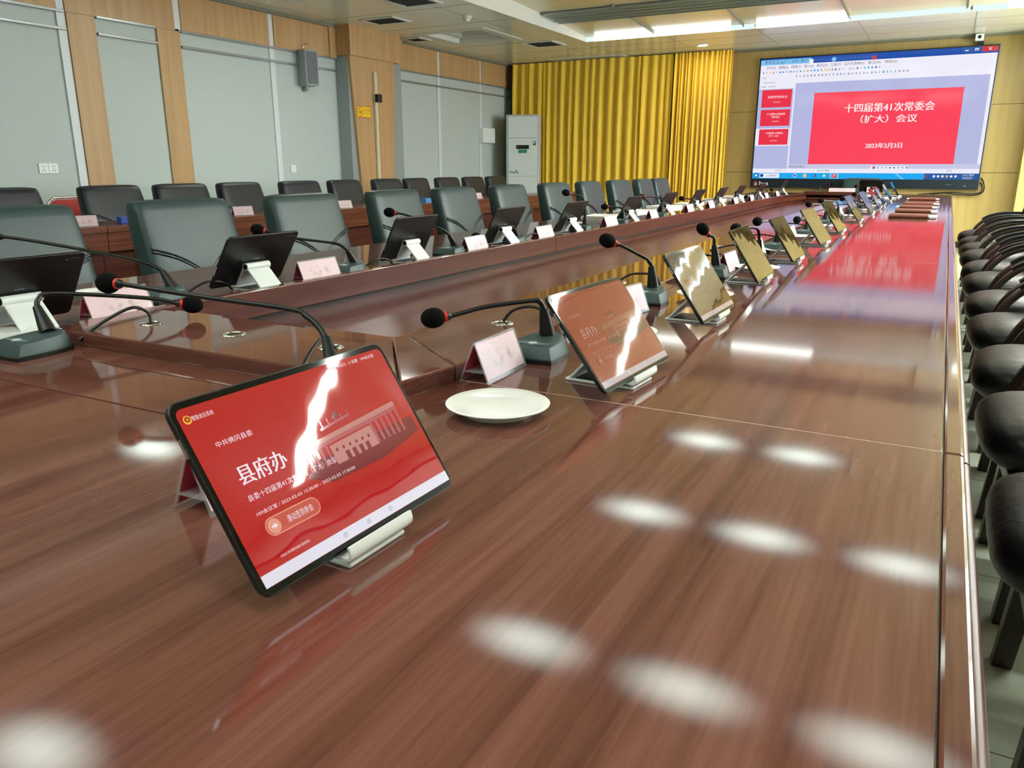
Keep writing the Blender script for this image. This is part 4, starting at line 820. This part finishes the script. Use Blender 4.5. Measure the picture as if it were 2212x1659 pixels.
t = thing('wall_camera', 'small white camera mounted over the top right corner of the big display', 'camera', (.13, 12.80, 2.72))
MB().box(-.05, .05, -.06, .04, 0, .085).build('housing', 'white', t, bevel=.008); MB().lathe([(.018, -.068), (.022, -.06), (.022, -.055)], 20, (0, 0, .045), 'y').build('lens', 'black', t, smooth=40); MB().box(-.015, .06, .02, .1, -.06, .0).build('bracket', 'black', t)

# ------------------------------------------------------------------ curtains, air conditioner, wall things
def curtain(x0, x1, folds, amp, y, label, name='curtain'):
    rr = random.Random(int(folds)); n = int(folds*14); ph = 0; top = []; mb = MB(); levels = [(2.80, .45), (2.4, .8), (1.8, 1), (1.0, 1.05), (.03, 1.12)]
    rel = [rr.uniform(.45, 1.7) for _ in range(int(folds)+2)]; xs = []; acc = 0; tot = sum(rel[:int(folds)])
    prof = []
    for k in range(int(folds)):
        for j in range(14):
            u = (acc+rel[k]*j/14)/tot; prof.append((u, math.cos(2*PI*j/14), math.sin(2*PI*j/14), rel[k]))
        acc += rel[k]
    prof.append((1, 1, 0, 1))
    rings = []
    for z, kf in levels:
        fr_ = [(x0+(x1-x0)*u + amp*.55*kf*s*.5, y-amp*kf*c*rl*(1+.15*math.sin(z*3+u*40)), z) for u, c, s, rl in prof]
        rings.append(fr_)
    m_ = len(prof); V = [p for r in rings for p in r]; V2 = [(p[0], p[1]+.004, p[2]) for p in V]; Fc = []
    for a in range(len(rings)-1):
        for i in range(m_-1): Fc.append((a*m_+i, (a+1)*m_+i, (a+1)*m_+i+1, a*m_+i+1))
    mb.add(V, Fc); mb.add(V2, [f[::-1] for f in Fc])
    return tag(mb.build(name, 'curtain', smooth=80), label, 'curtain')
curtain(-6.82, -3.985, 22, .030, 12.66, 'wide golden curtain on the end wall, left of the big display')
curtain(-3.95, -3.06, 15, .032, 12.64, 'tightly gathered golden curtain panel right beside the big display')
t = thing('curtain_rail', 'dark curtain rail at the left edge of the golden curtain', 'rail', (-6.84, 12.66, 0)); MB().box(-.012, .012, -.05, .05, 0, 2.78).build('rail', 'black', t)
t = thing('air_conditioner', 'tall white standing air conditioner in the corner before the golden curtain', 'air conditioner', (-6.45, 12.34, 0), math.radians(20))
MB().box(-.285, .285, -.14, .14, 0, 1.955).build('body', 'acframe', t, bevel=.02, seg=3)
for z0, z1, nm in ((1.585, 1.92, 'upper_panel'), (.96, 1.572, 'middle_panel'), (.1, .95, 'lower_panel')): MB().box(-.245, .245, -.148, -.138, z0, z1).build(nm, 'acw', t, bevel=.004)
MB().box(-.11, .11, -.152, -.147, 1.40, 1.465).build('control_display', 'black', t); MB().ell((-.085, -.152, 1.432), (.008, .008)).build('indicator', 'red', t, smooth=60)
MB().box(-.075, .075, -.150, -.147, 1.335, 1.392).build('green_label', 'green', t); MB().box(.17, .235, -.150, -.147, 1.41, 1.53, 0).box(.17, .235, -.151, -.1495, 1.51, 1.53, 1).box(.178, .2, -.151, -.1495, 1.46, 1.49, 2).box(.206, .228, -.151, -.1495, 1.46, 1.50, 2).build('energy_label', ['paper', 'bluel', 'print'], t)
lf = MB()
for k in range(9): lf.ell((-.215+k*.018, -.149, 1.02+.012*math.sin(k*1.3)), (.012, .008), (1, 0, .4*math.sin(k)), 10)
lf.ell((-.11, -.149, 1.055), (.012, .008), n=10); lf.build('leaf_decoration', 'green', t, smooth=60)
t = thing('junction_box', 'white electrical box on the left wall beside the air conditioner', 'box', (XL, 11.95, 1.5))
MB().box(0, .10, -.20, .20, 0, .24).build('case', 'white', t, bevel=.008); MB().box(.10, .104, -.17, .17, .03, .21).build('cover', 'white', t, bevel=.003)
t = thing('wall_speaker', 'grey column loudspeaker with dark grille on the left wall', 'loudspeaker', (-6.9, 7.62, 2.05), math.radians(-12))
MB().box(-.1, .09, -.09, .09, 0, .40).build('cabinet', 'wallgrey', t, bevel=.008); MB().box(.088, .096, -.075, .075, .02, .38).build('grille', 'ventd', t, bevel=.004); MB().tube(catmull([(-.05, 0, .40), (-.05, 0, .46), (-.02, .02, .48), (0, .03, .46)], 4), .006, 8).build('hook', 'chrome', t, smooth=50); MB().box(-.1, -.03, -.02, .02, -.05, .0).build('bracket', 'wallgrey', t)
SGX = -6.7595
t = thing('no_smoking_sign', 'yellow no smoking sign on the wooden pilaster', 'sign', (SGX, 8.46, 1.80))
MB().box(0, .004, -.145, .145, -.07, .07).build('plate', 'signred', t, bevel=.002); MB().box(.004, .0046, -.138, .138, -.063, .063).build('face', 'yellow', t)
sg = MB(); cy = -.072
ringp = lambda r, e: [(e, cy+r*math.cos(2*PI*k/28), r*math.sin(2*PI*k/28)) for k in range(28)]
o1, o2 = ringp(.056, .0052), ringp(.048, .0052); sg.add(o1+o2, [(k, (k+1) % 28, 28+(k+1) % 28, 28+k) for k in range(28)])
sg.add([(.0052, cy-.040, .034), (.0052, cy-.034, .040), (.0052, cy+.040, -.034), (.0052, cy+.034, -.040)], [(0, 1, 2, 3)]); sg.build('prohibition_ring', 'signred', t)
cg = MB(); cg.add([(.0050, cy-.03, -.012), (.0050, cy+.022, -.012), (.0050, cy+.022, -.002), (.0050, cy-.03, -.002)], [(0, 1, 2, 3)]); cg.tube([(.0050, cy+.026, .0), (.0050, cy+.018, .014), (.0050, cy+.028, .026)], .002, 6); cg.build('cigarette_symbol', 'black', t)
tw = MB(); text(tw, '禁止吸烟', lambda u, v: (.0052, .002+.125*u, .042-.034*v), 0, 1, 0, 1); text(tw, 'NO SMOKING', lambda u, v: (.0052, .002+.125*u, -.008-.014*v), 0, 1, 0, 1); tw.build('lettering', 'signred', t)
t = thing('wall_pipe', 'cream vertical conduit pipe on the wooden pilaster', 'pipe', (-6.745, 8.70, 0))
MB().tube([(0, 0, 0), (0, 0, 2.30)], .03, 14).build('pipe', mat('cream_pipe', 'd6cfae', .4), t, smooth=40)
t = thing('sensor_box', 'small black sensor box clipped on the cream pipe', 'sensor', (-6.715, 8.70, 1.93)); MB().box(-.01, .05, -.04, .04, 0, .10).build('case', 'black', t, bevel=.006)
def socket(y, z, label, w=.086):
    t = thing('wall_socket', label, 'socket', (XL, y, z), 0, 'sockets on the left wall'); MB().box(0, .011, -w/2, w/2, -.043, .043).build('plate', 'white', t, bevel=.003)
    h_ = MB()
    for a, b in ((-.010, .018), (.010, .018), (0, -.004), (-.012, -.02), (.012, -.02)): h_.box(.0108, .0114, a-.0025, a+.0025, b-.006, b+.006)
    h_.build('socket_holes', 'print', t)
socket(4.285, 1.108, 'left one of the paired white wall sockets'); socket(4.373, 1.108, 'right one of the paired white wall sockets')
t = thing('wall_switch', 'single white switch plate on the left wall panel right of the wooden columns', 'switch', (XL, 7.36, 1.095)); MB().box(0, .011, -.043, .043, -.043, .043).build('plate', 'white', t, bevel=.003); MB().box(.011, .014, -.014, .014, -.022, .022).build('rocker', 'white', t, bevel=.002)
